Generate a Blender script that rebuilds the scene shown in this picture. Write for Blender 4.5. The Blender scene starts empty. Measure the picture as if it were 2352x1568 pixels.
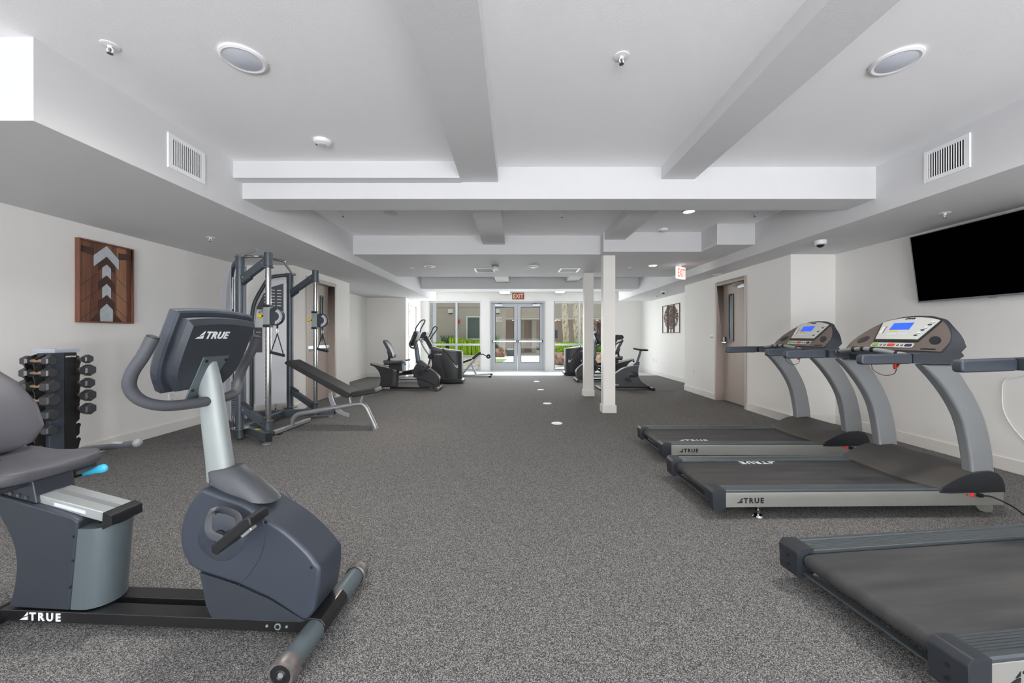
import bpy, bmesh, math, random
from mathutils import Vector, Matrix
random.seed(7)
SC = bpy.context.scene
PI = math.pi
# ------------------------------------------------------------------ camera
FPX, CX, CY, EYE = 890.0, 1182.0, 771.0, 1.22
cam = bpy.data.cameras.new('camera'); camo = bpy.data.objects.new('camera', cam)
SC.collection.objects.link(camo); SC.camera = camo
cam.sensor_fit = 'HORIZONTAL'; cam.sensor_width = 36.0
cam.lens = FPX / 2352.0 * 36.0
cam.shift_x = -(CX - 1176.0) / 2352.0
cam.shift_y = (CY - 784.0) / 2352.0
cam.clip_start = 0.05; cam.clip_end = 200
camo.location = (0, 0, EYE); camo.rotation_euler = (PI / 2, 0, 0)
# ------------------------------------------------------------------ world, sun, big lights, exposure
W = bpy.data.worlds.new('sky'); SC.world = W; W.use_nodes = True
nt = W.node_tree; nt.nodes.clear()
wo = nt.nodes.new('ShaderNodeOutputWorld'); bg = nt.nodes.new('ShaderNodeBackground')
sky = nt.nodes.new('ShaderNodeTexSky'); sky.sky_type = 'HOSEK_WILKIE'; sky.turbidity = 4.0; sky.ground_albedo = 0.5
sky.sun_direction = (0.3, -0.45, 0.84)
mixw = nt.nodes.new('ShaderNodeMix'); mixw.data_type = 'RGBA'; mixw.inputs['Factor'].default_value = 0.75
mixw.inputs['B'].default_value = (0.86, 0.92, 1.0, 1)
nt.links.new(sky.outputs[0], mixw.inputs['A']); nt.links.new(mixw.outputs['Result'], bg.inputs[0])
bg.inputs[1].default_value = 0.75
nt.links.new(bg.outputs[0], wo.inputs[0])

def light(name, kind, loc, energy, color=(1, 1, 1), size=(1, 1), rot=(0, 0, 0), spread=None, soft=None):
    l = bpy.data.lights.new(name, kind); l.energy = energy; l.color = color
    if kind == 'AREA':
        l.shape = 'RECTANGLE'; l.size, l.size_y = size
        if spread: l.spread = spread
    if soft is not None:
        if kind == 'SUN': l.angle = soft
        else: l.shadow_soft_size = soft
    o = bpy.data.objects.new(name, l); SC.collection.objects.link(o)
    o.location = loc; o.rotation_euler = rot
    return o
light('sun', 'SUN', (5, 30, 12), 3.4, (1.0, 0.96, 0.88), rot=(math.radians(-24), math.radians(14), 0), soft=0.03)
# daylight entering by the glazed wall behind the camera and by the far windows: sky light level, ground-reflected light tilted up at the far windows only
EN = dict(back=75, back_up=700, front=60, front_up=1, discs=130, rear_fill=20, far_fill=75)
light('daylight_back', 'AREA', (0.0, -5.85, 1.35), EN['back'], (0.95, 0.975, 1.0), (7.6, 2.3), (PI / 2, 0, 0))
light('daylight_back_up', 'AREA', (0.6, -4.6, 0.6), EN['back_up'], (0.97, 0.985, 1.0), (5.6, 2.0), (PI / 2 + math.radians(68), 0, 0))  # added upward fill to brighten the ceiling, set inside the room
for nm, x, w in (('left', -2.05, 1.7), ('doors', .1, 1.4), ('right', 2.2, 1.6)):
    light('daylight_' + nm, 'AREA', (x, 13.35, 1.3), EN['front'] * w / 1.6, (0.96, 1.0, 1.0), (w, 2.1), (-PI / 2, 0, 0))
    light('daylight_up_' + nm, 'AREA', (x, 13.3, 0.6), EN['front_up'] * w / 1.6, (0.98, 1.0, 0.98), (w, 0.9), (-PI / 2 - math.radians(50), 0, 0))
def lamp(x, y, z, e, c=(1.0, .95, .88)):
    l = light('ceiling_fill', 'SPOT', (x, y, z), e, c, soft=.1); l.data.spot_size = math.radians(165); l.data.spot_blend = 1.0  # added fill spot, not a lit fixture
for x, y in ((-1.534, 2.192), (2.175, 2.21), (-1.57, 4.93)): lamp(x, y, 2.755, EN['discs'])  # fill added under ceiling discs that are unlit
for x, y in ((-1.5, -.6), (2.1, -.6), (-1.5, -3.4), (2.1, -3.4)): lamp(x, y, 2.755, EN['rear_fill'])  # added fill behind the camera, no fixtures there
for x, y, z in ((-1.54, 7.06, 2.46), (-1.5, 9.4, 2.755), (1.9, 9.4, 2.755), (-1.5, 12.2, 2.755), (2.1, 12.2, 2.755)): lamp(x, y, z, EN['far_fill'] * (.3 if y > 12 else 1))  # added fill for the far bays, only the first under an unlit disc
vs = SC.view_settings
SC.display_settings.display_device = 'sRGB'
vs.view_transform = 'Standard'; vs.look = 'None'; vs.gamma = 1.0; vs.use_curve_mapping = False
vs.exposure = 0.07
try:
    SC.cycles.use_denoising = True; SC.cycles.max_bounces = 9; SC.cycles.diffuse_bounces = 6
    SC.cycles.transparent_max_bounces = 16; SC.cycles.sample_clamp_indirect = 6
except Exception:
    pass

# ------------------------------------------------------------------ materials
def lin(c):
    c = c / 255.0
    return c / 12.92 if c <= 0.04045 else ((c + 0.055) / 1.055) ** 2.4
def rgb(c): return (lin(c[0]), lin(c[1]), lin(c[2]), 1.0)
MATS = {}
def mat(name, col, rough=0.5, metal=0.0, var=0.06, vscale=6.0, bump=0.0, bscale=150.0, coat=0.0, spec=0.5, stretch=None):
    m = bpy.data.materials.new(name); m.use_nodes = True; MATS[name] = m
    n = m.node_tree; P = n.nodes['Principled BSDF']
    P.inputs['Roughness'].default_value = rough; P.inputs['Metallic'].default_value = metal
    P.inputs['Specular IOR Level'].default_value = spec
    if coat: P.inputs['Coat Weight'].default_value = coat; P.inputs['Coat Roughness'].default_value = 0.1
    tc = n.nodes.new('ShaderNodeTexCoord'); mp = n.nodes.new('ShaderNodeMapping')
    n.links.new(tc.outputs['Object'], mp.inputs[0])
    if stretch: mp.inputs['Scale'].default_value = stretch
    no = n.nodes.new('ShaderNodeTexNoise'); no.inputs['Scale'].default_value = vscale; no.inputs['Detail'].default_value = 4
    n.links.new(mp.outputs[0], no.inputs[0])
    mx = n.nodes.new('ShaderNodeMix'); mx.data_type = 'RGBA'; n.links.new(no.outputs[0], mx.inputs['Factor'])
    c = rgb(col)
    mx.inputs['A'].default_value = tuple(min(1, v * (1 - var)) for v in c[:3]) + (1,)
    mx.inputs['B'].default_value = tuple(min(1, v * (1 + var)) for v in c[:3]) + (1,)
    n.links.new(mx.outputs['Result'], P.inputs['Base Color'])
    if bump:
        nb = n.nodes.new('ShaderNodeTexNoise'); nb.inputs['Scale'].default_value = bscale; nb.inputs['Detail'].default_value = 2
        n.links.new(tc.outputs['Object'], nb.inputs[0])
        b = n.nodes.new('ShaderNodeBump'); b.inputs['Strength'].default_value = bump; b.inputs['Distance'].default_value = 0.003
        n.links.new(nb.outputs[0], b.inputs['Height']); n.links.new(b.outputs[0], P.inputs['Normal'])
    return m
def ramp(n, fac, stops):
    r = n.nodes.new('ShaderNodeValToRGB'); n.links.new(fac, r.inputs[0])
    e = r.color_ramp.elements
    while len(e) < len(stops): e.new(0.5)
    for k, (p, c) in enumerate(stops): e[k].position = p; e[k].color = c
    return r
mat('wall_paint', (238, 236, 233), 0.75, var=0.012, vscale=1.5, bump=0.12, bscale=120, spec=0.25)
mat('ceiling_paint_lit', (244, 244, 246), 0.7, var=0.012, vscale=1.2, bump=0.18, bscale=90, spec=0.25)  # same paint as the beams, lightened in colour to stand in for ceiling light
mat('ceiling_paint', (213, 213, 215), 0.7, var=0.012, vscale=1.2, bump=0.18, bscale=90, spec=0.25)  # same paint on beams and soffits, darkened to hold down the light there
mat('trim_paint', (232, 229, 225), 0.45, var=0.01)
mat('door_taupe', (184, 171, 163), 0.5, var=0.02)
mat('door_grey', (178, 182, 187), 0.4, var=0.02)
mat('alu', (200, 204, 208), 0.35, 0.6, var=0.03)
mat('concrete', (186, 190, 192), 0.5, var=0.06, vscale=3, bump=0.05, bscale=60)
mat('white_plastic', (236, 236, 238), 0.4, var=0.01)
mat('grey_plastic', (120, 122, 126), 0.5)
mat('lamp_grey', (206, 211, 222), 0.4, var=0.02)
mat('black_plastic', (26, 27, 30), 0.42, var=0.1)
mat('black_rubber', (30, 31, 33), 0.65, var=0.1, bump=0.05)
mat('black_metal', (24, 24, 26), 0.38, 0.0, coat=0.15)
mat('slate_shell', (64, 70, 81), 0.38, 0.25, var=0.03, bump=0.06, bscale=500)
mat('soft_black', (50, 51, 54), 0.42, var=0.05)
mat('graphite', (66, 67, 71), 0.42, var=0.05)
mat('slate_dark', (56, 61, 69), 0.4, 0.2, var=0.04, bump=0.06, bscale=500)
mat('pewter', (98, 109, 114), 0.4, 0.35, var=0.03)
mat('silver_paint', (146, 153, 153), 0.5, 0.2, var=0.03)
mat('silver_arm', (138, 141, 144), 0.4, 0.35, var=0.03)
mat('silver_side', (176, 176, 172), 0.36, 0.5, var=0.03)
mat('alu_rail', (86, 92, 96), 0.4, 0.5, var=0.04)
mat('alu_bright', (196, 202, 202), 0.32, 0.6, var=0.03)
mat('chrome', (178, 178, 180), 0.16, 1.0, var=0.02)
mat('frame_blue', (84, 92, 99), 0.35, 0.35, var=0.04)
mat('bench_silver', (172, 174, 178), 0.33, 0.55, var=0.03)
mat('vinyl_black', (38, 38, 40), 0.45, var=0.08, bump=0.12, bscale=350)
mat('charcoal', (84, 84, 90), 0.45, var=0.05, bump=0.08, bscale=500)
mat('cap_slate', (42, 46, 52), 0.45, var=0.08)
mat('dark_grey', (78, 80, 85), 0.42, 0.15, var=0.05)
mat('foam_grip', (72, 74, 80), 0.6, var=0.06, bump=0.15, bscale=700)
mat('grip_blue', (60, 66, 76), 0.45, var=0.04, bump=0.08, bscale=500)
mat('hood_dark', (70, 67, 65), 0.55, var=0.06, bump=0.1, bscale=500)
mat('hood_side', (34, 37, 43), 0.35, var=0.05)
mat('console_taupe', (112, 102, 97), 0.42, 0.2, var=0.05)
mat('console_white', (205, 207, 203), 0.4, 0.1, var=0.02)
mat('red_plastic', (214, 66, 52), 0.4)
mat('yellow_plastic', (232, 200, 30), 0.4)
mat('green_btn', (120, 178, 60), 0.4); mat('navy_btn', (38, 54, 84), 0.4)
mat('blue_lever', (64, 184, 226), 0.35)
mat('logo_white', (228, 230, 232), 0.5); mat('logo_black', (26, 28, 32), 0.5)
mat('rubber_hex', (56, 57, 61), 0.42, var=0.12, coat=0.15)
mat('handle_tan', (168, 140, 118), 0.4, 0.4, var=0.1)
mat('placard', (74, 74, 80), 0.5, var=0.1)
mat('weight_grey', (126, 132, 142), 0.5, 0.2)
mat('shroud_grey', (214, 217, 223), 0.35, 0.05, var=0.02)
mat('worn_cap', (112, 106, 104), 0.4, 0.4, var=0.55, vscale=35)
mat('silver_leaf', (196, 202, 208), 0.45, 0.2, var=0.18, vscale=25)
mat('wood_dark', (74, 52, 44), 0.55, var=0.18, vscale=20, stretch=(6, 6, 1))
mat('wood_frame', (122, 80, 62), 0.5, var=0.2, vscale=14, stretch=(5, 5, 1))
mat('tree_brown', (108, 80, 70), 0.6, var=0.2)
mat('stucco', (202, 192, 178), 0.85, var=0.07, vscale=1.5, bump=0.3, bscale=70)
mat('stucco_pale', (224, 218, 204), 0.85, var=0.04, bump=0.3, bscale=70)
mat('stucco_rose', (206, 186, 176), 0.85, var=0.06, bump=0.3, bscale=70)
mat('stucco_shade', (172, 156, 142), 0.85, var=0.06)
mat('window_white', (238, 238, 234), 0.4)
mat('paving', (232, 232, 230), 0.7, var=0.05, vscale=1.0)
mat('turf', (150, 176, 112), 0.9, var=0.2, vscale=30)
mat('leaf_green', (150, 206, 54), 0.55, var=0.45, vscale=9)
mat('leaf_lime', (186, 232, 60), 0.5, var=0.45, vscale=12)
mat('leaf_dark', (120, 150, 104), 0.55, var=0.4, vscale=9)
mat('exit_red', (150, 40, 30), 0.5); mat('exit_cream', (236, 222, 190), 0.5)

def special_mats():
    # carpet
    m = bpy.data.materials.new('carpet'); m.use_nodes = True; MATS['carpet'] = m
    n = m.node_tree; P = n.nodes['Principled BSDF']; P.inputs['Roughness'].default_value = 0.9
    P.inputs['Specular IOR Level'].default_value = 0.15
    tc = n.nodes.new('ShaderNodeTexCoord')
    a = n.nodes.new('ShaderNodeTexNoise'); a.inputs['Scale'].default_value = 320; a.inputs['Detail'].default_value = 2; a.inputs['Roughness'].default_value = 0.7
    n.links.new(tc.outputs['Object'], a.inputs[0])
    v = n.nodes.new('ShaderNodeTexVoronoi'); v.inputs['Scale'].default_value = 330; n.links.new(tc.outputs['Object'], v.inputs[0])
    sc_ = n.nodes.new('ShaderNodeSeparateColor'); n.links.new(v.outputs['Color'], sc_.inputs[0])
    mm = n.nodes.new('ShaderNodeMix'); mm.inputs['Factor'].default_value = 0.35; n.links.new(a.outputs[0], mm.inputs['A']); n.links.new(sc_.outputs[0], mm.inputs['B'])
    r = ramp(n, mm.outputs['Result'], [(0.27, (0.020, 0.0198, 0.0195, 1)), (0.43, (0.073, 0.0715, 0.070, 1)), (0.56, (0.178, 0.174, 0.171, 1)), (0.76, (0.50, 0.49, 0.485, 1))])
    n.links.new(r.outputs[0], P.inputs['Base Color'])
    b = n.nodes.new('ShaderNodeBump'); b.inputs['Strength'].default_value = 0.35; b.inputs['Distance'].default_value = 0.003
    n.links.new(a.outputs[0], b.inputs['Height']); n.links.new(b.outputs[0], P.inputs['Normal'])
    # glass
    m = bpy.data.materials.new('glass'); m.use_nodes = True; MATS['glass'] = m
    n = m.node_tree; n.nodes.clear(); out = n.nodes.new('ShaderNodeOutputMaterial')
    t = n.nodes.new('ShaderNodeBsdfTransparent'); t.inputs[0].default_value = (0.93, 0.95, 0.94, 1)
    g = n.nodes.new('ShaderNodeBsdfGlossy'); g.inputs['Roughness'].default_value = 0.02
    fr = n.nodes.new('ShaderNodeFresnel'); fr.inputs[0].default_value = 1.16
    mx = n.nodes.new('ShaderNodeMixShader'); n.links.new(fr.outputs[0], mx.inputs[0]); n.links.new(t.outputs[0], mx.inputs[1]); n.links.new(g.outputs[0], mx.inputs[2])
    n.links.new(mx.outputs[0], out.inputs[0])
    # smoky acrylic of the weight shroud
    m = bpy.data.materials.new('acrylic'); m.use_nodes = True; MATS['acrylic'] = m
    n = m.node_tree; n.nodes.clear(); out = n.nodes.new('ShaderNodeOutputMaterial')
    t = n.nodes.new('ShaderNodeBsdfTransparent'); t.inputs[0].default_value = (0.9, 0.92, 0.95, 1)
    g = n.nodes.new('ShaderNodeBsdfPrincipled'); g.inputs['Base Color'].default_value = rgb((222, 226, 234)); g.inputs['Roughness'].default_value = 0.25
    mx = n.nodes.new('ShaderNodeMixShader'); mx.inputs[0].default_value = 0.4; n.links.new(t.outputs[0], mx.inputs[1]); n.links.new(g.outputs[0], mx.inputs[2])
    n.links.new(mx.outputs[0], out.inputs[0])
    # emitters
    for nm, c, s in (('lamp_glow', (1.0, 0.80, 0.52), 4.0), ('lcd_blue', (0.02, 0.085, 0.62), .85), ('led_red', (0.9, 0.03, 0.02), .2), ('exit_lit', (1.0, 0.92, 0.9), 0.75), ('exit_glow', (1.0, 0.16, 0.08), 0.8)):
        m = bpy.data.materials.new(nm); m.use_nodes = True; MATS[nm] = m
        P = m.node_tree.nodes['Principled BSDF']; P.inputs['Base Color'].default_value = tuple(min(1, v) for v in c) + (1,)
        P.inputs['Emission Color'].default_value = c + (1,); P.inputs['Emission Strength'].default_value = s
        if nm == 'lamp_glow': P.inputs['Roughness'].default_value = 0.6
    # tv
    m = bpy.data.materials.new('tv_black'); m.use_nodes = True; MATS['tv_black'] = m
    P = m.node_tree.nodes['Principled BSDF']; P.inputs['Base Color'].default_value = (0.0006, 0.0006, 0.0006, 1)
    P.inputs['Roughness'].default_value = 0.9; P.inputs['Specular IOR Level'].default_value = 0.0
    # belt
    m = bpy.data.materials.new('belt'); m.use_nodes = True; MATS['belt'] = m
    n = m.node_tree; P = n.nodes['Principled BSDF']; P.inputs['Roughness'].default_value = 0.6
    tc = n.nodes.new('ShaderNodeTexCoord'); mp = n.nodes.new('ShaderNodeMapping'); mp.inputs['Scale'].default_value = (1.2, 9, 1)
    n.links.new(tc.outputs['Object'], mp.inputs[0])
    a = n.nodes.new('ShaderNodeTexNoise'); a.inputs['Scale'].default_value = 1.6; a.inputs['Detail'].default_value = 5
    n.links.new(mp.outputs[0], a.inputs[0])
    r = ramp(n, a.outputs[0], [(0.3, (0.030, 0.030, 0.032, 1)), (0.55, (0.048, 0.047, 0.049, 1)), (0.75, (0.068, 0.066, 0.066, 1))])
    n.links.new(r.outputs[0], P.inputs['Base Color'])
    f = n.nodes.new('ShaderNodeTexNoise'); f.inputs['Scale'].default_value = 900
    n.links.new(tc.outputs['Object'], f.inputs[0])
    b = n.nodes.new('ShaderNodeBump'); b.inputs['Strength'].default_value = 0.25; b.inputs['Distance'].default_value = 0.001
    n.links.new(f.outputs[0], b.inputs['Height']); n.links.new(b.outputs[0], P.inputs['Normal'])
    # planks of the chevron picture: strips across local Y, grain along Z
    m = bpy.data.materials.new('planks'); m.use_nodes = True; MATS['planks'] = m
    n = m.node_tree; P = n.nodes['Principled BSDF']; P.inputs['Roughness'].default_value = 0.55
    tc = n.nodes.new('ShaderNodeTexCoord'); sx = n.nodes.new('ShaderNodeSeparateXYZ'); n.links.new(tc.outputs['Object'], sx.inputs[0])
    q = n.nodes.new('ShaderNodeMath'); q.operation = 'MULTIPLY'; q.inputs[1].default_value = 19.0; n.links.new(sx.outputs['Y'], q.inputs[0])
    fl = n.nodes.new('ShaderNodeMath'); fl.operation = 'FLOOR'; n.links.new(q.outputs[0], fl.inputs[0])
    wn = n.nodes.new('ShaderNodeTexWhiteNoise'); wn.noise_dimensions = '1D'; n.links.new(fl.outputs[0], wn.inputs['W'])
    mp = n.nodes.new('ShaderNodeMapping'); mp.inputs['Scale'].default_value = (20, 22, 1.6); n.links.new(tc.outputs['Object'], mp.inputs[0])
    no = n.nodes.new('ShaderNodeTexNoise'); no.inputs['Scale'].default_value = 2.2; no.inputs['Detail'].default_value = 5; n.links.new(mp.outputs[0], no.inputs[0])
    ad = n.nodes.new('ShaderNodeMath'); ad.operation = 'ADD'; n.links.new(wn.outputs['Value'], ad.inputs[0]); n.links.new(no.outputs[0], ad.inputs[1])
    hf = n.nodes.new('ShaderNodeMath'); hf.operation = 'MULTIPLY'; hf.inputs[1].default_value = 0.5; n.links.new(ad.outputs[0], hf.inputs[0])
    r = ramp(n, hf.outputs[0], [(0.2, rgb((96, 62, 50))), (0.5, rgb((136, 92, 70))), (0.8, rgb((168, 122, 92)))])
    n.links.new(r.outputs[0], P.inputs['Base Color'])
    # gravel, stone, bark
    for nm, sc, st in (('gravel', 9, [(0.0, rgb((96, 92, 88))), (0.5, rgb((150, 144, 136))), (1.0, rgb((206, 198, 188)))]),
                       ('planter_stone', 7, [(0.0, rgb((150, 108, 92))), (0.5, rgb((190, 150, 128))), (1.0, rgb((226, 200, 180)))])):
        m = bpy.data.materials.new(nm); m.use_nodes = True; MATS[nm] = m
        n = m.node_tree; P = n.nodes['Principled BSDF']; P.inputs['Roughness'].default_value = 0.85
        tc = n.nodes.new('ShaderNodeTexCoord'); v = n.nodes.new('ShaderNodeTexVoronoi'); v.inputs['Scale'].default_value = sc
        n.links.new(tc.outputs['Object'], v.inputs[0])
        sp = n.nodes.new('ShaderNodeSeparateColor'); n.links.new(v.outputs['Color'], sp.inputs[0])
        r = ramp(n, sp.outputs[0], st); n.links.new(r.outputs[0], P.inputs['Base Color'])
        b = n.nodes.new('ShaderNodeBump'); b.inputs['Strength'].default_value = 0.7; b.inputs['Distance'].default_value = 0.03
        n.links.new(v.outputs['Distance'], b.inputs['Height']); n.links.new(b.outputs[0], P.inputs['Normal'])
    m = bpy.data.materials.new('bark'); m.use_nodes = True; MATS['bark'] = m
    n = m.node_tree; P = n.nodes['Principled BSDF']; P.inputs['Roughness'].default_value = 0.85
    tc = n.nodes.new('ShaderNodeTexCoord'); mp = n.nodes.new('ShaderNodeMapping'); mp.inputs['Scale'].default_value = (6, 6, 1.4); n.links.new(tc.outputs['Object'], mp.inputs[0])
    no = n.nodes.new('ShaderNodeTexNoise'); no.inputs['Scale'].default_value = 2.4; no.inputs['Detail'].default_value = 8; no.inputs['Roughness'].default_value = 0.75; n.links.new(mp.outputs[0], no.inputs[0])
    r = ramp(n, no.outputs[0], [(0.36, rgb((92, 70, 54))), (0.43, rgb((206, 176, 142))), (0.52, rgb((246, 238, 226))), (0.7, rgb((224, 194, 158)))])
    n.links.new(r.outputs[0], P.inputs['Base Color'])
    # dark window glass outdoors
    m = mat('pane_dark', (92, 108, 100), 0.12, 0.0, var=0.25, vscale=1.2)
    mat('pane_blue', (150, 186, 200), 0.12, 0.0, var=0.1)
special_mats()

# ------------------------------------------------------------------ mesh helpers
def spline(pts, n=6, closed=False):
    P = [Vector(p) for p in pts]; out = []; L = len(P)
    rng = range(L if closed else L - 1)
    for i in rng:
        if closed: p0, p1, p2, p3 = P[(i - 1) % L], P[i], P[(i + 1) % L], P[(i + 2) % L]
        else:
            p1, p2 = P[i], P[i + 1]; p0 = P[i - 1] if i else p1 * 2 - p2; p3 = P[i + 2] if i + 2 < L else p2 * 2 - p1
        for k in range(n):
            t = k / n
            out.append(0.5 * ((2 * p1) + (p2 - p0) * t + (2 * p0 - 5 * p1 + 4 * p2 - p3) * t * t + (3 * p1 - p0 - 3 * p2 + p3) * t ** 3))
    if not closed: out.append(P[-1])
    return out
def sp2(pts, n=5, closed=False): return [(v.x, v.y) for v in spline([(p[0], p[1], 0) for p in pts], n, closed)]
def fillet(pts, r, n=4):
    out = []; L = len(pts)
    for i in range(L):
        p = Vector(pts[i]).to_2d() if len(pts[i]) == 2 else Vector(pts[i][:2]); rr = pts[i][2] if len(pts[i]) > 2 else r
        a = Vector(pts[i - 1][:2]); b = Vector(pts[(i + 1) % L][:2])
        da, db = (a - p), (b - p); la, lb = da.length, db.length
        if rr <= 1e-6 or la < 1e-6 or lb < 1e-6: out.append(tuple(p)); continue
        c = max(-1, min(1, da.dot(db) / la / lb)); ang = math.acos(c)
        if ang > PI - 0.05: out.append(tuple(p)); continue
        d = min(rr / math.tan(ang / 2), la * 0.48, lb * 0.48)
        s, e = p + da / la * d, p + db / lb * d
        for k in range(n + 1):
            t = k / n; out.append(tuple(s * (1 - t) ** 2 + p * 2 * t * (1 - t) + e * t * t))
    return out
class MB:
    def __init__(s): s.v = []; s.f = []
    def add(s, v, f, M=None):
        b = len(s.v)
        s.v += [tuple(M @ Vector(p)) if M else tuple(p) for p in v]
        s.f += [tuple(i + b for i in q) for q in f]; return s
    def box(s, x0, x1, y0, y1, z0, z1, M=None):
        v = [(x0, y0, z0), (x1, y0, z0), (x1, y1, z0), (x0, y1, z0), (x0, y0, z1), (x1, y0, z1), (x1, y1, z1), (x0, y1, z1)]
        return s.add(v, [(0, 3, 2, 1), (4, 5, 6, 7), (0, 1, 5, 4), (1, 2, 6, 5), (2, 3, 7, 6), (3, 0, 4, 7)], M)
    def cbox(s, c, d, M=None): return s.box(c[0] - d[0] / 2, c[0] + d[0] / 2, c[1] - d[1] / 2, c[1] + d[1] / 2, c[2] - d[2] / 2, c[2] + d[2] / 2, M)
    def beam(s, p0, p1, w, h, up=(0, 0, 1)):
        p0, p1 = Vector(p0), Vector(p1); d = (p1 - p0).normalized(); u = Vector(up); r = d.cross(u)
        if r.length < 1e-4: r = d.cross(Vector((0, 1, 0)))
        r.normalize(); u = r.cross(d).normalized()
        v = []
        for p in (p0, p1):
            for a, b in ((-1, -1), (1, -1), (1, 1), (-1, 1)): v.append(p + r * a * w / 2 + u * b * h / 2)
        return s.add(v, [(0, 3, 2, 1), (4, 5, 6, 7), (0, 1, 5, 4), (1, 2, 6, 5), (2, 3, 7, 6), (3, 0, 4, 7)])
    def prism(s, pts, a0, a1, axis='y', M=None):
        def q(p, a): return (p[0], a, p[1]) if axis == 'y' else (a, p[0], p[1]) if axis == 'x' else (p[0], p[1], a)
        n = len(pts); v = [q(p, a0) for p in pts] + [q(p, a1) for p in pts]
        f = [tuple(range(n)), tuple(range(2 * n - 1, n - 1, -1))] + [(i, i + n, (i + 1) % n + n, (i + 1) % n) for i in range(n)]
        return s.add(v, f, M)
    def loft(s, rings, cap=True, closed=False):
        n = len(rings[0]); v = [p for r in rings for p in r]; f = []
        R = len(rings)
        for k in range(R if closed else R - 1):
            a, b = k * n, ((k + 1) % R) * n
            f += [(a + i, a + (i + 1) % n, b + (i + 1) % n, b + i) for i in range(n)]
        if cap and not closed: f += [tuple(range(n))[::-1], tuple(range((R - 1) * n, R * n))]
        return s.add(v, f)
    def tube(s, path, r, n=12, cap=True, closed=False, flat=None, up=(0, 0, 1)):
        P = [Vector(p) for p in path]; L = len(P); rings = []; prev = None
        for i in range(L):
            if closed: d = P[(i + 1) % L] - P[i - 1]
            else: d = (P[min(i + 1, L - 1)] - P[max(i - 1, 0)])
            d.normalize()
            if flat:
                a = d.cross(Vector(up))
                if a.length < 1e-3: a = Vector((0, 1, 0))
                a.normalize()
            else:
                if prev is None:
                    a = d.cross(Vector((0, 0, 1)))
                    if a.length < 1e-3: a = d.cross(Vector((0, 1, 0)))
                else: a = prev - d * prev.dot(d)
                a.normalize()
            prev = a; b = d.cross(a)
            rr = r[i] if isinstance(r, (list, tuple)) else r
            ka, kb = (flat if flat else (1, 1))
            rings.append([P[i] + a * math.cos(2 * PI * k / n) * rr * ka + b * math.sin(2 * PI * k / n) * rr * kb for k in range(n)])
        return s.loft(rings, cap, closed)
    def cyl(s, p0, p1, r, n=20, r2=None):
        return s.tube([p0, p1], [r, r if r2 is None else r2], n)
    def lathe(s, prof, c=(0, 0, 0), n=28, M=None):
        v = []; f = []; m = len(prof)
        for k in range(n):
            a = 2 * PI * k / n
            v += [(c[0] + r * math.cos(a), c[1] + r * math.sin(a), c[2] + z) for r, z in prof]
        for k in range(n):
            j = (k + 1) % n
            f += [(k * m + i, j * m + i, j * m + i + 1, k * m + i + 1) for i in range(m - 1)]
        return s.add(v, f, M)
    def ell(s, c, r, M=None, nu=14, nv=9):
        prof = [(math.sin(PI * i / nv), -math.cos(PI * i / nv)) for i in range(nv + 1)]
        v = []; f = []
        for k in range(nu):
            a = 2 * PI * k / nu
            v += [(c[0] + q[0] * math.cos(a) * r[0], c[1] + q[0] * math.sin(a) * r[1], c[2] + q[1] * r[2]) for q in prof]
        m = nv + 1
        for k in range(nu):
            j = (k + 1) % nu; f += [(k * m + i, j * m + i, j * m + i + 1, k * m + i + 1) for i in range(nv)]
        return s.add(v, f, M)
    def build(s, name, m, parent=None, bevel=0.0, seg=2, smooth=32):
        me = bpy.data.meshes.new(name); bm = bmesh.new()
        vs_ = [bm.verts.new(p) for p in s.v]
        for q in s.f:
            try: bm.faces.new([vs_[i] for i in q])
            except ValueError: pass
        bmesh.ops.remove_doubles(bm, verts=bm.verts, dist=1e-5)
        bmesh.ops.recalc_face_normals(bm, faces=bm.faces)
        bm.to_mesh(me); bm.free()
        me.materials.append(MATS[m] if isinstance(m, str) else m)
        me.polygons.foreach_set('use_smooth', [bool(smooth)] * len(me.polygons))
        if smooth and not bevel: me.set_sharp_from_angle(angle=math.radians(smooth))
        o = bpy.data.objects.new(name, me); SC.collection.objects.link(o)
        if parent: o.parent = parent
        if bevel:
            b = o.modifiers.new('bevel', 'BEVEL'); b.width = bevel; b.segments = seg; b.limit_method = 'ANGLE'; b.angle_limit = math.radians(38); b.harden_normals = True
            b.use_clamp_overlap = True
        return o
def tag(o, label=None, cat=None, group=None, kind=None):
    if label: o['label'] = label
    if cat: o['category'] = cat
    if group: o['group'] = group
    if kind: o['kind'] = kind
    return o
def thing(name, label, cat, loc=(0, 0, 0), rz=0, group=None):
    o = bpy.data.objects.new(name, None); SC.collection.objects.link(o); o.empty_display_size = 0.1
    o.location = loc; o.rotation_euler = (0, 0, math.radians(rz)); return tag(o, label, cat, group)
def dup(o, loc=None, rz=None, label=None, group=None, parent=None, skip=()):
    c = o.copy(); SC.collection.objects.link(c)
    if parent: c.parent = parent; c.matrix_parent_inverse = o.matrix_parent_inverse
    if loc is not None: c.location = loc
    if rz is not None: c.rotation_euler = (0, 0, math.radians(rz))
    if label: c['label'] = label
    if group: c['group'] = group
    for ch in list(o.children):
        if ch.name.split('.')[0] in skip: continue
        dup(ch, parent=c)
    return c
def S(o): return tag(o, kind='structure')
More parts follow.
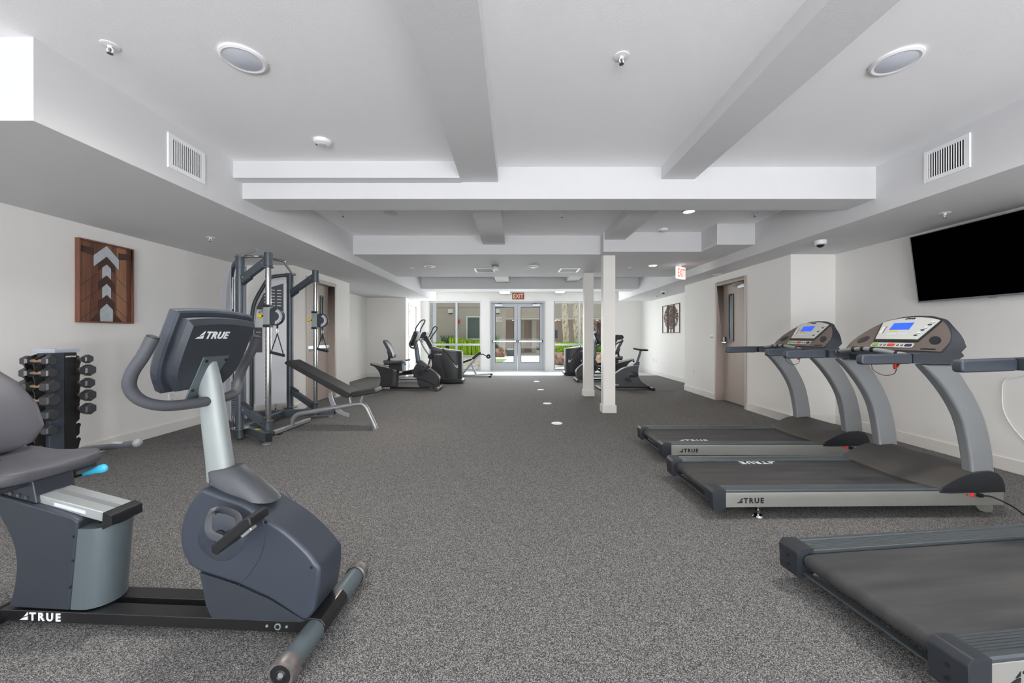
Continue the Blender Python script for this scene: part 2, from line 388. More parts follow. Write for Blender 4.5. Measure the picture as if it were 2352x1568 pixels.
def letters(name, txt, h, M, m, parent, ext=0.0015, bold=0.02, space=1.0, shear=0.0, align='LEFT'):
    cu = bpy.data.curves.new('t', 'FONT'); cu.body = txt; cu.size = h / 0.70; cu.extrude = ext; cu.offset = bold * h; cu.space_character = space; cu.shear = shear
    cu.align_x = align; cu.resolution_u = 3
    o = bpy.data.objects.new('t', cu); SC.collection.objects.link(o)
    bpy.context.view_layer.update()
    me = bpy.data.meshes.new_from_object(o.evaluated_get(bpy.context.evaluated_depsgraph_get()))
    bpy.data.objects.remove(o); bpy.data.curves.remove(cu)
    me.transform(M); me.name = name; me.materials.clear(); me.materials.append(MATS[m])
    q = bpy.data.objects.new(name, me); SC.collection.objects.link(q)
    if parent: q.parent = parent
    return q
def frame(o, ux, uy):
    """matrix with text right = ux, text up = uy, origin o"""
    ux = Vector(ux).normalized(); uy = Vector(uy).normalized(); uz = ux.cross(uy)
    return Matrix(((ux.x, uy.x, uz.x, o[0]), (ux.y, uy.y, uz.y, o[1]), (ux.z, uy.z, uz.z, o[2]), (0, 0, 0, 1)))
def brand(M, h, m, parent, shear=0.0, space=1.15, pre=''):
    """sail mark followed by the four letters, all on one plate-thin mesh each"""
    b = MB()
    w = h * 1.15
    for pts in ([(0, 0), (w, 0), (w, h * .46), (w * .40, h * .25)], [(w * .50, h * .42), (w, h * .62), (w, h * 1.05)]):
        b.prism([(x, y) for x, y in pts], -0.0015, 0.0015, 'z', M)
    b.build(pre + 'logo_mark', m, parent, smooth=0)
    letters(pre + 'logo_lettering', 'TRUE', h, M @ Matrix.Translation((w + h * .28, 0, 0)), m, parent, bold=0.045, space=space, shear=shear)

# =================================================================== ROOM
CE, SO, BE = 2.79, 2.35, 2.493      # ceiling, soffit and beam undersides
XL, XR = -4.36, 4.45
XSL, XSR = -2.53, 3.36              # inner faces of the soffits
S(MB().box(-4.6, 4.7, -6.1, 11.93, -0.12, 0).build('floor', 'carpet', smooth=0))
S(MB().box(-4.6, 4.7, 11.93, 13.75, -0.12, -0.002).build('floor_concrete', 'concrete', smooth=0))
S(MB().box(-4.7, 4.8, -6.1, 13.75, CE, CE + 0.15).build('ceiling', 'ceiling_paint_lit', smooth=0))
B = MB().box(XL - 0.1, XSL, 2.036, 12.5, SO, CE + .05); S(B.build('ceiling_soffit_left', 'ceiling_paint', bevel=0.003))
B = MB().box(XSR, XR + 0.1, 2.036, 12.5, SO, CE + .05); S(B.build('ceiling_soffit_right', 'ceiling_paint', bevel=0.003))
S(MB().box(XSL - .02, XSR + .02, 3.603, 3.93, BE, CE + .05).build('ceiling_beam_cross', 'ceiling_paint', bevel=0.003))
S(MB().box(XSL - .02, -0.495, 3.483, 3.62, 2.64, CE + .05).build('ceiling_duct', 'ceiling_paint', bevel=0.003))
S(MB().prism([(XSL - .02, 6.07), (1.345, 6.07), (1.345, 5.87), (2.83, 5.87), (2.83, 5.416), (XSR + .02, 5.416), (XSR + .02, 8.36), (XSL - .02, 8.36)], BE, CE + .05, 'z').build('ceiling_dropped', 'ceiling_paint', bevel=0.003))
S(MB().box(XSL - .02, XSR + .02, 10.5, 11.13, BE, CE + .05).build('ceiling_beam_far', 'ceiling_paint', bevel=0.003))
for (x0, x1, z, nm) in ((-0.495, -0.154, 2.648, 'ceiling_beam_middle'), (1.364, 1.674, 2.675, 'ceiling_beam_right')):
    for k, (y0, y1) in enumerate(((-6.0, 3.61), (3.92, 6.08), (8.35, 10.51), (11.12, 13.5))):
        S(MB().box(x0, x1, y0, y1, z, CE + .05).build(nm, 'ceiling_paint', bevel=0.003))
# walls
S(MB().box(XL - .15, XL, -6.0, 6.21, -.05, CE).build('wall_left', 'wall_paint', smooth=0))
def pier_wall(name, xf, xb, y0, y1, d0, d1, dz, ret=None):
    """wall block between xf (room face) and xb with a door recess d0..d1 up to dz"""
    a, b = min(xf, xb), max(xf, xb)
    B = MB().box(a, b, y0, d0, -.05, CE).box(a, b, d1, y1, -.05, CE).box(a, b, d0, d1, dz, CE)
    return S(B.build(name, 'wall_paint', smooth=0))
pier_wall('wall_left_pier', -3.54, -4.51, 6.21, 8.31, 6.62, 7.62, 2.19)
S(MB().box(-4.53, -4.38, 8.31, 11.6, -.05, CE).build('wall_left_far', 'wall_paint', smooth=0))
B = MB().box(-4.53, -3.23, 11.5, 11.62, -.05, CE).box(-3.35, -3.23, 11.62, 11.82, -.05, CE).box(-3.35, -3.23, 12.72, 13.5, -.05, CE).box(-3.35, -3.23, 11.82, 12.72, 2.17, CE)
S(B.build('wall_closet', 'wall_paint', smooth=0))
S(MB().box(XR, XR + .15, -6.0, 5.375, -.05, CE).build('wall_right', 'wall_paint', smooth=0))
pier_wall('wall_right_pier', 3.83, 4.6, 5.375, 8.72, 6.44, 7.34, 2.17)
S(MB().box(4.42, 4.6, 8.72, 13.5, -.05, CE).build('wall_right_far', 'wall_paint', smooth=0))
# window wall at the far end: openings left window, doors, right window
YW = 13.5; WT = 0.16
B = MB()
ops = [(-2.99, -1.16), (-0.86, 1.06), (1.36, 3.10)]
xs = [-4.6] + [v for o in ops for v in o] + [4.7]
for i in range(0, len(xs), 2): B.box(xs[i], xs[i + 1], YW, YW + WT, -.05, CE + .05)
for x0, x1 in ops: B.box(x0, x1, YW, YW + WT, 2.425, CE + .05)
S(B.build('wall_front', 'wall_paint', smooth=0))
# wall behind the camera with its wide glazed opening
B = MB().box(-4.6, -3.9, -6.15, -6.0, -.05, CE).box(3.9, 4.7, -6.15, -6.0, -.05, CE).box(-3.9, 3.9, -6.15, -6.0, 2.5, CE).box(-3.9, 3.9, -6.15, -6.0, -.05, .12)
S(B.build('wall_back', 'wall_paint', smooth=0))
B = MB()
for x in (-3.88, -1.95, 0, 1.95, 3.88): B.box(x - .03, x + .03, -6.12, -6.06, .12, 2.5)
B.box(-3.9, 3.9, -6.12, -6.06, .12, .18).box(-3.9, 3.9, -6.12, -6.06, 2.44, 2.5)
w3 = S(B.build('window_3', 'alu', smooth=0))
MB().box(-3.86, 3.86, -6.095, -6.085, .18, 2.44).build('pane', 'glass', w3, smooth=0)
# baseboards
def board(name, segs):
    B = MB()
    for (x0, y0, x1, y1, nx, ny) in segs:   # run along a wall, room side normal nx,ny
        t = 0.013
        B.box(min(x0, x1, x0 + nx * t, x1 + nx * t), max(x0, x1, x0 + nx * t, x1 + nx * t), min(y0, y1, y0 + ny * t, y1 + ny * t), max(y0, y1, y0 + ny * t, y1 + ny * t), 0, 0.118)
    S(B.build(name, 'trim_paint', bevel=0.003))
board('baseboard_left', [(XL, -6, XL, 6.21, 1, 0), (XL, 6.21, -3.54, 6.21, 0, -1), (-3.54, 6.21, -3.54, 6.57, 1, 0), (-3.54, 7.67, -3.54, 8.32, 1, 0), (-4.38, 8.31, -4.38, 11.5, 1, 0), (-4.38, 11.5, -3.22, 11.5, 0, -1)])
board('baseboard_right', [(XR, -6, XR, 5.375, -1, 0), (XR, 5.375, 3.817, 5.375, 0, -1), (3.83, 5.375, 3.83, 6.39, -1, 0), (3.83, 7.39, 3.83, 8.73, -1, 0), (4.42, 8.72, 4.42, 13.5, -1, 0)])
board('baseboard_front', [(3.1, YW, 4.42, YW, 0, -1)])
# columns
for (x0, y0) in ((1.405, 6.135), (1.41, 7.84)):
    c = S(MB().box(x0, x0 + .19, y0, y0 + .17, 0, BE + .01).build('column', 'trim_paint', bevel=0.004))
    MB().box(x0 - .016, x0 + .206, y0 - .016, y0 + .186, 0, .12).build('column_base', 'trim_paint', c, bevel=0.003)

# ------------------------------------------------------------------ windows and doors of the far wall
def window(n, x0, x1, mull):
    f = 0.045; z0, z1 = 0.02, 2.42; zr = 0.915
    B = MB()
    B.box(x0, x0 + f, YW + .03, YW + .10, z0, z1).box(x1 - f, x1, YW + .03, YW + .10, z0, z1)
    B.box(x0 + f, x1 - f, YW + .03, YW + .10, z0, z0 + f).box(x0 + f, x1 - f, YW + .03, YW + .10, z1 - f, z1)
    B.box(x0 + f, x1 - f, YW + .035, YW + .095, zr - .035, zr + .035)
    B.box(mull - .035, mull + .035, YW + .03, YW + .10, z0 + f, zr - .035).box(mull - .035, mull + .035, YW + .03, YW + .10, zr + .035, z1 - f)
    w = S(B.build('window_%d' % n, 'alu', bevel=0.003))
    for a, b in ((x0 + f, mull - .035), (mull + .035, x1 - f)):
        for c, d in ((z0 + f, zr - .035), (zr + .035, z1 - f)):
            MB().box(a, b, YW + .06, YW + .068, c, d).build('pane', 'glass', w, smooth=0)
window(1, -2.99, -1.16, -2.03)
window(2, 1.36, 3.10, 2.26)
# double glass doors
d = S(MB().box(-.86, -.80, YW - .03, YW + .12, 0, 2.42).box(1.0, 1.06, YW - .03, YW + .12, 0, 2.42).box(-.80, 1.0, YW - .03, YW + .12, 2.36, 2.42).build('door_1', 'door_grey', bevel=0.004))
for k, (x0, x1) in enumerate(((-.795, .095), (.105, .995))):
    st = 0.115; y0, y1 = YW + .02, YW + .065
    B = MB().box(x0, x0 + st, y0, y1, .015, 2.355).box(x1 - st, x1, y0, y1, .015, 2.355).box(x0 + st, x1 - st, y0, y1, .015, .29).box(x0 + st, x1 - st, y0, y1, 2.22, 2.355)
    leaf = B.build('door_leaf', 'door_grey', d, bevel=0.003)
    MB().box(x0 + st, x1 - st, y0 + .018, y0 + .026, .29, 2.22).build('door_glass', 'glass', leaf, smooth=0)
    B = MB()
    for a, b, c, e in ((x0 + st, x0 + st + .012, .29, 2.22), (x1 - st - .012, x1 - st, .29, 2.22), (x0 + st + .012, x1 - st - .012, .29, .302), (x0 + st + .012, x1 - st - .012, 2.208, 2.22)):
        B.box(a, b, y0 - .004, y0 + .01, c, e)
    B.build('glazing_bead', 'black_rubber', leaf, smooth=0)
    B = MB().box(x0 + .03, x1 - .03, y0 - .075, y0 - .045, 1.005, 1.055); pb = B.build('push_bar', 'alu_bright', leaf, bevel=0.006)
    MB().box(x0 + .015, x0 + .045, y0 - .08, y0, .995, 1.065).box(x1 - .045, x1 - .015, y0 - .08, y0, .995, 1.065).build('bar_end', 'black_plastic', pb, bevel=0.004)
    cx = x0 + .24 if k == 0 else x1 - .24
    B = MB().box(cx - .13, cx + .13, y0 - .06, y0, 2.25, 2.32); cl = B.build('door_closer', 'alu', leaf, bevel=0.006)
    MB().beam((cx, y0 - .03, 2.335), (cx + (.13 if k == 0 else -.13), y0 - .12, 2.345), .025, .012).build('closer_arm', 'grey_plastic', cl)
S(MB().box(-.80, 1.0, YW - .02, YW + .12, -.002, .012).build('trim_1', 'alu', smooth=0))

# side doors: taupe hollow metal, frame proud of the wall
def side_door(n, xf, sgn, y0, y1, zt, hinge_far, win_y):
    """xf wall face, sgn +1 when the wall lies towards +x; y0..y1 opening"""
    fw = .05
    def bx(B, a, b, *r): B.box(min(xf + sgn * a, xf + sgn * b), max(xf + sgn * a, xf + sgn * b), *r)
    B = MB()
    bx(B, -.012, .2, y0 - fw, y0 + .012, 0, zt + fw); bx(B, -.012, .2, y1 - .012, y1 + fw, 0, zt + fw); bx(B, -.012, .2, y0 + .012, y1 - .012, zt - .012, zt + fw)
    o = S(B.build('door_%d' % n, 'door_taupe', bevel=0.003))
    B = MB(); bx(B, .12, .165, y0 + .014, y1 - .014, .012, zt - .016)
    leaf = B.build('door_leaf', 'door_taupe', o, bevel=0.002)
    B = MB(); a, b = win_y
    bx(B, .105, .121, a, a + .03, 1.12, 1.98); bx(B, .105, .121, b - .03, b, 1.12, 1.98); bx(B, .105, .121, a + .03, b - .03, 1.12, 1.15); bx(B, .105, .121, a + .03, b - .03, 1.95, 1.98)
    vf = B.build('vision_frame', 'dark_grey', leaf, bevel=0.002)
    B = MB(); bx(B, .114, .122, a + .03, b - .03, 1.15, 1.95); B.build('vision_pane', 'hood_side', vf, smooth=0)
    return o, leaf, bx
o, leaf, bx = side_door(2, 3.83, 1, 6.44, 7.34, 2.17, True, (6.98, 7.15))
B = MB(); bx(B, .06, .121, 7.20, 7.26, 1.08, 1.2); h = B.build('door_handle', 'chrome', leaf, bevel=.01)
B = MB(); bx(B, .04, .06, 7.10, 7.25, 1.085, 1.11); B.build('lever', 'chrome', h, bevel=.005)
B = MB(); bx(B, .07, .12, 6.5, 6.78, 2.05, 2.11); cl = B.build('door_closer', 'alu', leaf, bevel=.006)
MB().beam((3.86, 6.55, 2.13), (3.89, 6.9, 2.15), .03, .015).beam((3.86, 6.72, 2.10), (3.93, 6.98, 2.12), .02, .012).build('closer_arm', 'grey_plastic', cl)
o, leaf, bx = side_door(3, -3.54, -1, 6.62, 7.62, 2.19, True, (7.28, 7.40))
B = MB(); bx(B, .05, .09, 6.70, 7.52, .98, 1.05); h = B.build('push_bar', 'alu', leaf, bevel=.008)
B = MB(); bx(B, .07, .121, 6.68, 6.76, 2.02, 2.1); B.build('door_sign', 'white_plastic', leaf, smooth=0)
# white panel door of the closet, seen on edge
o = S(MB().box(-3.232, -3.218, 11.78, 11.83, 0, 2.21).box(-3.232, -3.218, 12.71, 12.76, 0, 2.21).box(-3.232, -3.218, 11.83, 12.71, 2.16, 2.21).build('door_4', 'trim_paint', bevel=.002))
lf = MB().box(-3.30, -3.245, 11.835, 12.705, .01, 2.155).build('door_leaf', 'trim_paint', o, bevel=.003)
B = MB()
for z0, z1 in ((.25, .95), (1.1, 1.98)): B.box(-3.246, -3.238, 11.97, 12.57, z0, z1)
B.build('door_panel', 'trim_paint', lf, bevel=.004)
for z in (.25, 1.1, 1.92): MB().box(-3.243, -3.212, 11.83, 11.87, z, z + .12).build('hinge', 'grey_plastic', lf, bevel=.002)

# ------------------------------------------------------------------ wall fittings
def plate(name, label, cat, x, y, z, nx, ny, w=.075, h=.115, group=None, kind='outlet'):
    t = thing(name, label, cat, (x, y, z), math.degrees(math.atan2(ny, nx)), group)   # local +x = out of the wall
    MB().box(-.002, .007, -w / 2, w / 2, -h / 2, h / 2).build('cover_plate', 'white_plastic', t, bevel=.002)
    if kind == 'outlet':
        for dz in (-.026, .026):
            s = MB().box(.006, .010, -.017, .017, dz - .015, dz + .015).build('socket', 'white_plastic', t, bevel=.002)
            MB().box(.0095, .0108, -.009, -.006, dz - .006, dz + .007).box(.0095, .0108, .006, .009, dz - .006, dz + .007).build('slot', 'black_plastic', s, smooth=0)
    else:
        MB().box(.006, .013, -w * .3, w * .3, -h * .22, h * .22).build('switch', 'grey_plastic' if kind == 'stat' else 'white_plastic', t, bevel=.002)
    return t
plate('wall_outlet', 'white wall outlet beside the taupe door near the columns', 'outlet', 3.83, 8.30, .46, -1, 0)
plate('wall_outlet', 'white wall outlet low on the left wall past the big bike console', 'outlet', XL, 4.92, .44, 1, 0)
plate('wall_outlet', 'left one of the two low wall plates under the tree artwork', 'outlet', 4.42, 12.35, .44, -1, 0)
plate('wall_switch', 'right one of the two low wall plates under the tree artwork', 'wall plate', 4.42, 12.12, .44, -1, 0, kind='switch')
plate('thermostat', 'small white thermostat beside the frame of the right taupe door', 'thermostat', 3.83, 7.52, 1.19, -1, 0, w=.12, h=.085, kind='stat')

# ------------------------------------------------------------------ ceiling fittings
def disc_light(label, x, y, z, r, lit=False, group='round ceiling discs'):
    t = thing('ceiling_disc_light', label, 'ceiling light', (x, y, z), 0, group)
    MB().lathe([(r * .78, -.012), (r * .9, -.016), (r, -.010), (r, .002), (r * .7, .002)]).build('trim_ring', 'white_plastic', t)
    MB().lathe([(r * .8, -.012), (r * .55, -.020 if not lit else -.014), (0.0001, -.024 if not lit else -.016)]).build('diffuser', 'lamp_glow' if lit else 'lamp_grey', t)
    return t
disc_light('large round white ceiling disc nearest the camera on the left', -1.534, 2.192, CE, .117)
disc_light('large round white ceiling disc on the right, left of the right air vent', 2.175, 2.21, CE, .117)
disc_light('round ceiling disc half hidden behind the big white cross beam', -1.57, 4.93, CE, .117)
disc_light('round ceiling disc on the dropped ceiling left of the two flat vents', -1.54, 7.06, BE, .105)
disc_light('lit recessed downlight just behind the big cross beam', 2.19, 4.87, CE, .085, True)
disc_light('lit recessed downlight on the dropped ceiling left of the hanging exit sign', 2.49, 6.98, BE, .085, True)
for (x, y, z, e) in ((2.19, 4.87, CE - .03, 22), (2.49, 6.98, BE - .03, 16)):
    l = light('downlight', 'SPOT', (x, y, z), e, (1.0, .84, .62), soft=.06); l.data.spot_size = math.radians(130); l.data.spot_blend = .7
def sprinkler(label, x, y, z, big=True):
    t = thing('fire_sprinkler', label, 'sprinkler', (x, y, z), 20, 'ceiling sprinklers')
    MB().lathe([(.0001, -.004), (.03, -.007), (.041, -.004), (.041, .002)], n=24).build('escutcheon', 'white_plastic', t)
    B = MB().cyl((0, 0, 0), (0, 0, -.018), .011, 12)
    for s in (-1, 1): B.tube(spline([(s * .009, 0, -.016), (s * .013, 0, -.028), (s * .003, 0, -.042)], 4), .0028, 6)
    B.build('sprinkler_frame', 'white_plastic', t)
    MB().lathe([(.0001, -.041), (.013, -.043), (.013, -.046), (.0001, -.046)], n=16).cyl((0, 0, -.018), (0, 0, -.041), .0025, 8).build('deflector', 'dark_grey', t)
for a in (('ceiling sprinkler at upper left beside the large round disc', -2.187, 2.095, CE), ('ceiling sprinkler between the two nearest long beams', .60, 2.176, CE),
          ('sprinkler on the low left soffit above the cable machine', -3.495, 4.45, SO), ('sprinkler on the right soffit above the television', 3.96, 3.566, SO),
          ('sprinkler behind the big cross beam left of the half hidden disc', -2.20, 4.97, CE), ('sprinkler behind the big cross beam between the two long beams', .61, 4.99, CE),
          ('sprinkler behind the big cross beam right of the lit downlight', 3.08, 4.97, CE), ('sprinkler on the dropped ceiling left of the lit downlight', 2.14, 7.2, BE),
          ('sprinkler on the far right soffit beside the dark dome camera', 3.96, 10.8, SO), ('small sprinkler at the far left of the dropped ceiling', -1.93, 7.25, BE)): sprinkler(*a)
def detector(label, x, y, z, r=.068):
    t = thing('smoke_detector', label, 'smoke detector', (x, y, z), 0)
    MB().lathe([(.0001, -.036), (r * .55, -.036), (r * .9, -.022), (r, -.008), (r, .002)]).build('housing', 'white_plastic', t)
    MB().lathe([(r * .45, -.0375), (r * .5, -.0385), (.0001, -.040)], n=20).build('sensor', 'lamp_grey', t)
    MB().box(-r * .75, -r * .55, -.012, .004, -.036, -.026).build('led_window', 'black_plastic', t)
detector('round white smoke detector on the ceiling above the small duct', -1.546, 3.12, CE)
detector('round white smoke detector above the right end of the second beam', 2.19, 5.70, CE)
detector('grey smoke detector on the dropped ceiling between the two flat vents', .345, 7.03, BE, .095)
t = thing('motion_sensor', 'box shaped grey sensor on the dropped ceiling beside the left flat vent', 'sensor', (-.35, 6.98, BE), 0)
MB().cyl((0, 0, .002), (0, 0, -.03), .062, 24).build('mount', 'grey_plastic', t); MB().cyl((0, 0, -.028), (0, 0, -.085), .05, 24, r2=.06).build('housing', 'lamp_grey', t, bevel=.004)
def flat_vent(label, x, y, w, l):
    t = thing('ceiling_vent', label, 'air vent', (x, y, BE), 0, 'flat vents on the dropped ceiling')
    B = MB().box(-w / 2, w / 2, -l / 2, -l / 2 + .03, -.008, .002).box(-w / 2, w / 2, l / 2 - .03, l / 2, -.008, .002).box(-w / 2, -w / 2 + .03, -l / 2 + .03, l / 2 - .03, -.008, .002).box(w / 2 - .03, w / 2, -l / 2 + .03, l / 2 - .03, -.008, .002)
    B.build('vent_frame', 'white_plastic', t, bevel=.002)
    B = MB()
    for i in range(7):
        y_ = -l / 2 + .055 + i * (l - .11) / 6; B.box(-w / 2 + .03, w / 2 - .03, y_ - .014, y_ + .014, -.005, -.002)
    B.build('louver', 'grey_plastic', t, smooth=0)
    MB().box(-w / 2 + .03, w / 2 - .03, -l / 2 + .03, l / 2 - .03, -.001, .001).build('duct_dark', 'grey_plastic', t, smooth=0)
flat_vent('flat square ceiling vent left of the smoke detector', -.58, 7.5, .38, .42)
flat_vent('flat square ceiling vent right of the smoke detector', 1.05, 7.5, .38, .42)
def side_vent(label, x, nx, y0, y1, z0, z1, open_from):
    t = thing('wall_vent', label, 'air vent', (x, (y0 + y1) / 2, (z0 + z1) / 2), 0 if nx > 0 else 180, 'side vents in the ceiling soffits')
    w = (y1 - y0); h = z1 - z0; f = .032
    B = MB(); o_ = [(-w / 2, -h / 2), (w / 2, -h / 2), (w / 2, h / 2), (-w / 2, h / 2)]; i_ = [(-w / 2 + f, -h / 2 + f), (w / 2 - f, -h / 2 + f), (w / 2 - f, h / 2 - f), (-w / 2 + f, h / 2 - f)]
    B.add([(-.004, a, b) for a, b in o_] + [(.008, a, b) for a, b in o_] + [(.011, a * .985, b * .985) for a, b in o_] + [(.011, a, b) for a, b in i_] + [(-.004, a, b) for a, b in i_], [(r * 4 + q, r * 4 + (q + 1) % 4, (r + 1) * 4 + (q + 1) % 4, (r + 1) * 4 + q) for r in range(4) for q in range(4)])
    B.build('vent_frame', 'white_plastic', t, smooth=0)
    B = MB(); n = 15
    for i in range(n):
        yy = -w / 2 + f + (i + .5) * (w - 2 * f) / n
        Mx = Matrix.Translation((.0, yy, 0)) @ Matrix.Rotation(math.radians(-22 if nx > 0 else 30), 4, 'Z')
        B.box(-.001, .010, -.0028, .0028, -h / 2 + f, h / 2 - f, Mx)
    B.build('louver', 'white_plastic', t, smooth=0)
    MB().box(-.003, .0005, -w / 2 + f, w / 2 - f, -h / 2 + f, h / 2 - f).build('duct_dark', 'black_plastic', t, smooth=0)
side_vent('white louvred air vent on the left soffit above the cable machine', XSL, 1, 2.82, 3.158, 2.449, 2.705, 0)
side_vent('white louvred air vent on the right soffit above the television', XSR, -1, 2.852, 3.174, 2.462, 2.718, 0)
def dome(label, x, y, z, r):
    t = thing('dome_camera', label, 'security camera', (x, y, z), 0)
    MB().lathe([(r * .95, .002), (r, -.012), (r * .96, -.045), (r * .7, -.052)]).build('housing', 'white_plastic', t)
    MB().ell((0, 0, -.046), (r * .68, r * .68, r * .62)).build('camera_dome', 'black_plastic', t)
dome('white dome camera on the right soffit over the wall corner', 3.63, 4.60, SO, .062)
dome('small dome camera on the soffit by the tree artwork', 3.73, 9.72, SO, .062)
t = thing('ceiling_disc_light', 'flat white disc on the right soffit left of the taupe door', 'ceiling light', (3.72, 7.12, SO), 0)
MB().lathe([(.0001, -.008), (.07, -.008), (.078, .002)]).build('cover', 'white_plastic', t)

# exit signs
t = thing('exit_sign', 'red exit sign over the double glass doors', 'exit sign', (.125, YW, 2.605), 0)
MB().box(-.205, .205, -.02, .002, -.115, .115).build('sign_plate', 'exit_red', t, bevel=.004)
letters('lettering', 'EXIT', .155, frame((0, -.021, -.078), (1, 0, 0), (0, 0, 1)) @ Matrix.Diagonal((.78, 1, 1, 1)), 'exit_cream', t, bold=.02, align='CENTER')
t = thing('exit_sign', 'white exit sign with red letters hanging from the dropped ceiling', 'exit sign', (2.955, 6.9, BE), 0)
MB().box(-.05, .05, -.10, .10, -.02, .002).cyl((0, 0, 0), (0, 0, -.06), .012, 10).build('mount', 'white_plastic', t, bevel=.003)
Mx = Matrix.Translation((0, 0, -.155)) @ Matrix.Rotation(math.radians(38), 4, 'Z')
B = MB().box(-.13, .13, -.022, .022, -.105, .105, Mx); bd = B.build('sign_body', 'exit_lit', t, bevel=.004)
letters('lettering', 'EXIT', .145, Mx @ frame((-.012, -.0235, -.072), (1, 0, 0), (0, 0, 1)) @ Matrix.Diagonal((.58, 1, 1, 1)), 'exit_glow', t, bold=.015, align='CENTER')

# ------------------------------------------------------------------ television
t = thing('television', 'large black television tilted forward on the right wall', 'television', (4.41, 3.55, 1.58), 0)
Mt = Matrix.Rotation(math.radians(-7.5), 4, 'Y')       # top leans into the room (towards -x)
y0, y1 = -.60, .655
MB().box(-.03, .02, y0, y1, 0, .72, Mt).build('tv_case', 'black_plastic', t, bevel=.004)
MB().box(-.0325, -.0300, y0 + .008, y1 - .010, .018, .712, Mt).build('screen', 'tv_black', t, smooth=0)
B = MB().box(-.034, -.0302, y0, y1, 0, .018, Mt).box(-.034, -.0302, y0, y0 + .008, .018, .72, Mt).box(-.034, -.0302, y1 - .01, y1, .018, .72, Mt).box(-.034, -.0302, y0 + .008, y1 - .01, .712, .72, Mt)
B.build('bezel', 'grey_plastic', t, smooth=0)
MB().box(-.036, -.01, -.02, .03, -.008, .002, Mt).build('sensor', 'grey_plastic', t, bevel=.002)
MB().box(-.02, .04, -.2, .2, .2, .55).build('wall_bracket', 'black_metal', t)

# white cable on the right wall
P = [(4.437, 2.95, .92), (4.437, 3.2, .93), (4.437, 3.46, .845), (4.437, 3.515, .80), (4.437, 3.525, .72), (4.437, 3.52, .56), (4.437, 3.46, .42), (4.437, 3.36, .30), (4.437, 3.2, .18), (4.437, 3.0, .13)]
tag(MB().tube(spline(P, 6), .0045, 8).build('cable', 'white_plastic'), 'thin white cable looping down the right wall under the television', 'cable')

# ------------------------------------------------------------------ floor markers
for k, (y, l) in enumerate(((5.40, 'nearest of the round white floor discs'), (6.98, 'second nearest round white disc on the carpet'), (8.76, 'third round white disc on the carpet, counting from the camera'), (10.34, 'farthest of the round white discs on the carpet'))):
    tag(MB().lathe([(.0001, .009), (.066, .009), (.075, .005), (.077, .0)], (.589, y, 0)).build('floor_disc', 'white_plastic'), l, 'floor marker', 'round white discs in a line on the carpet')

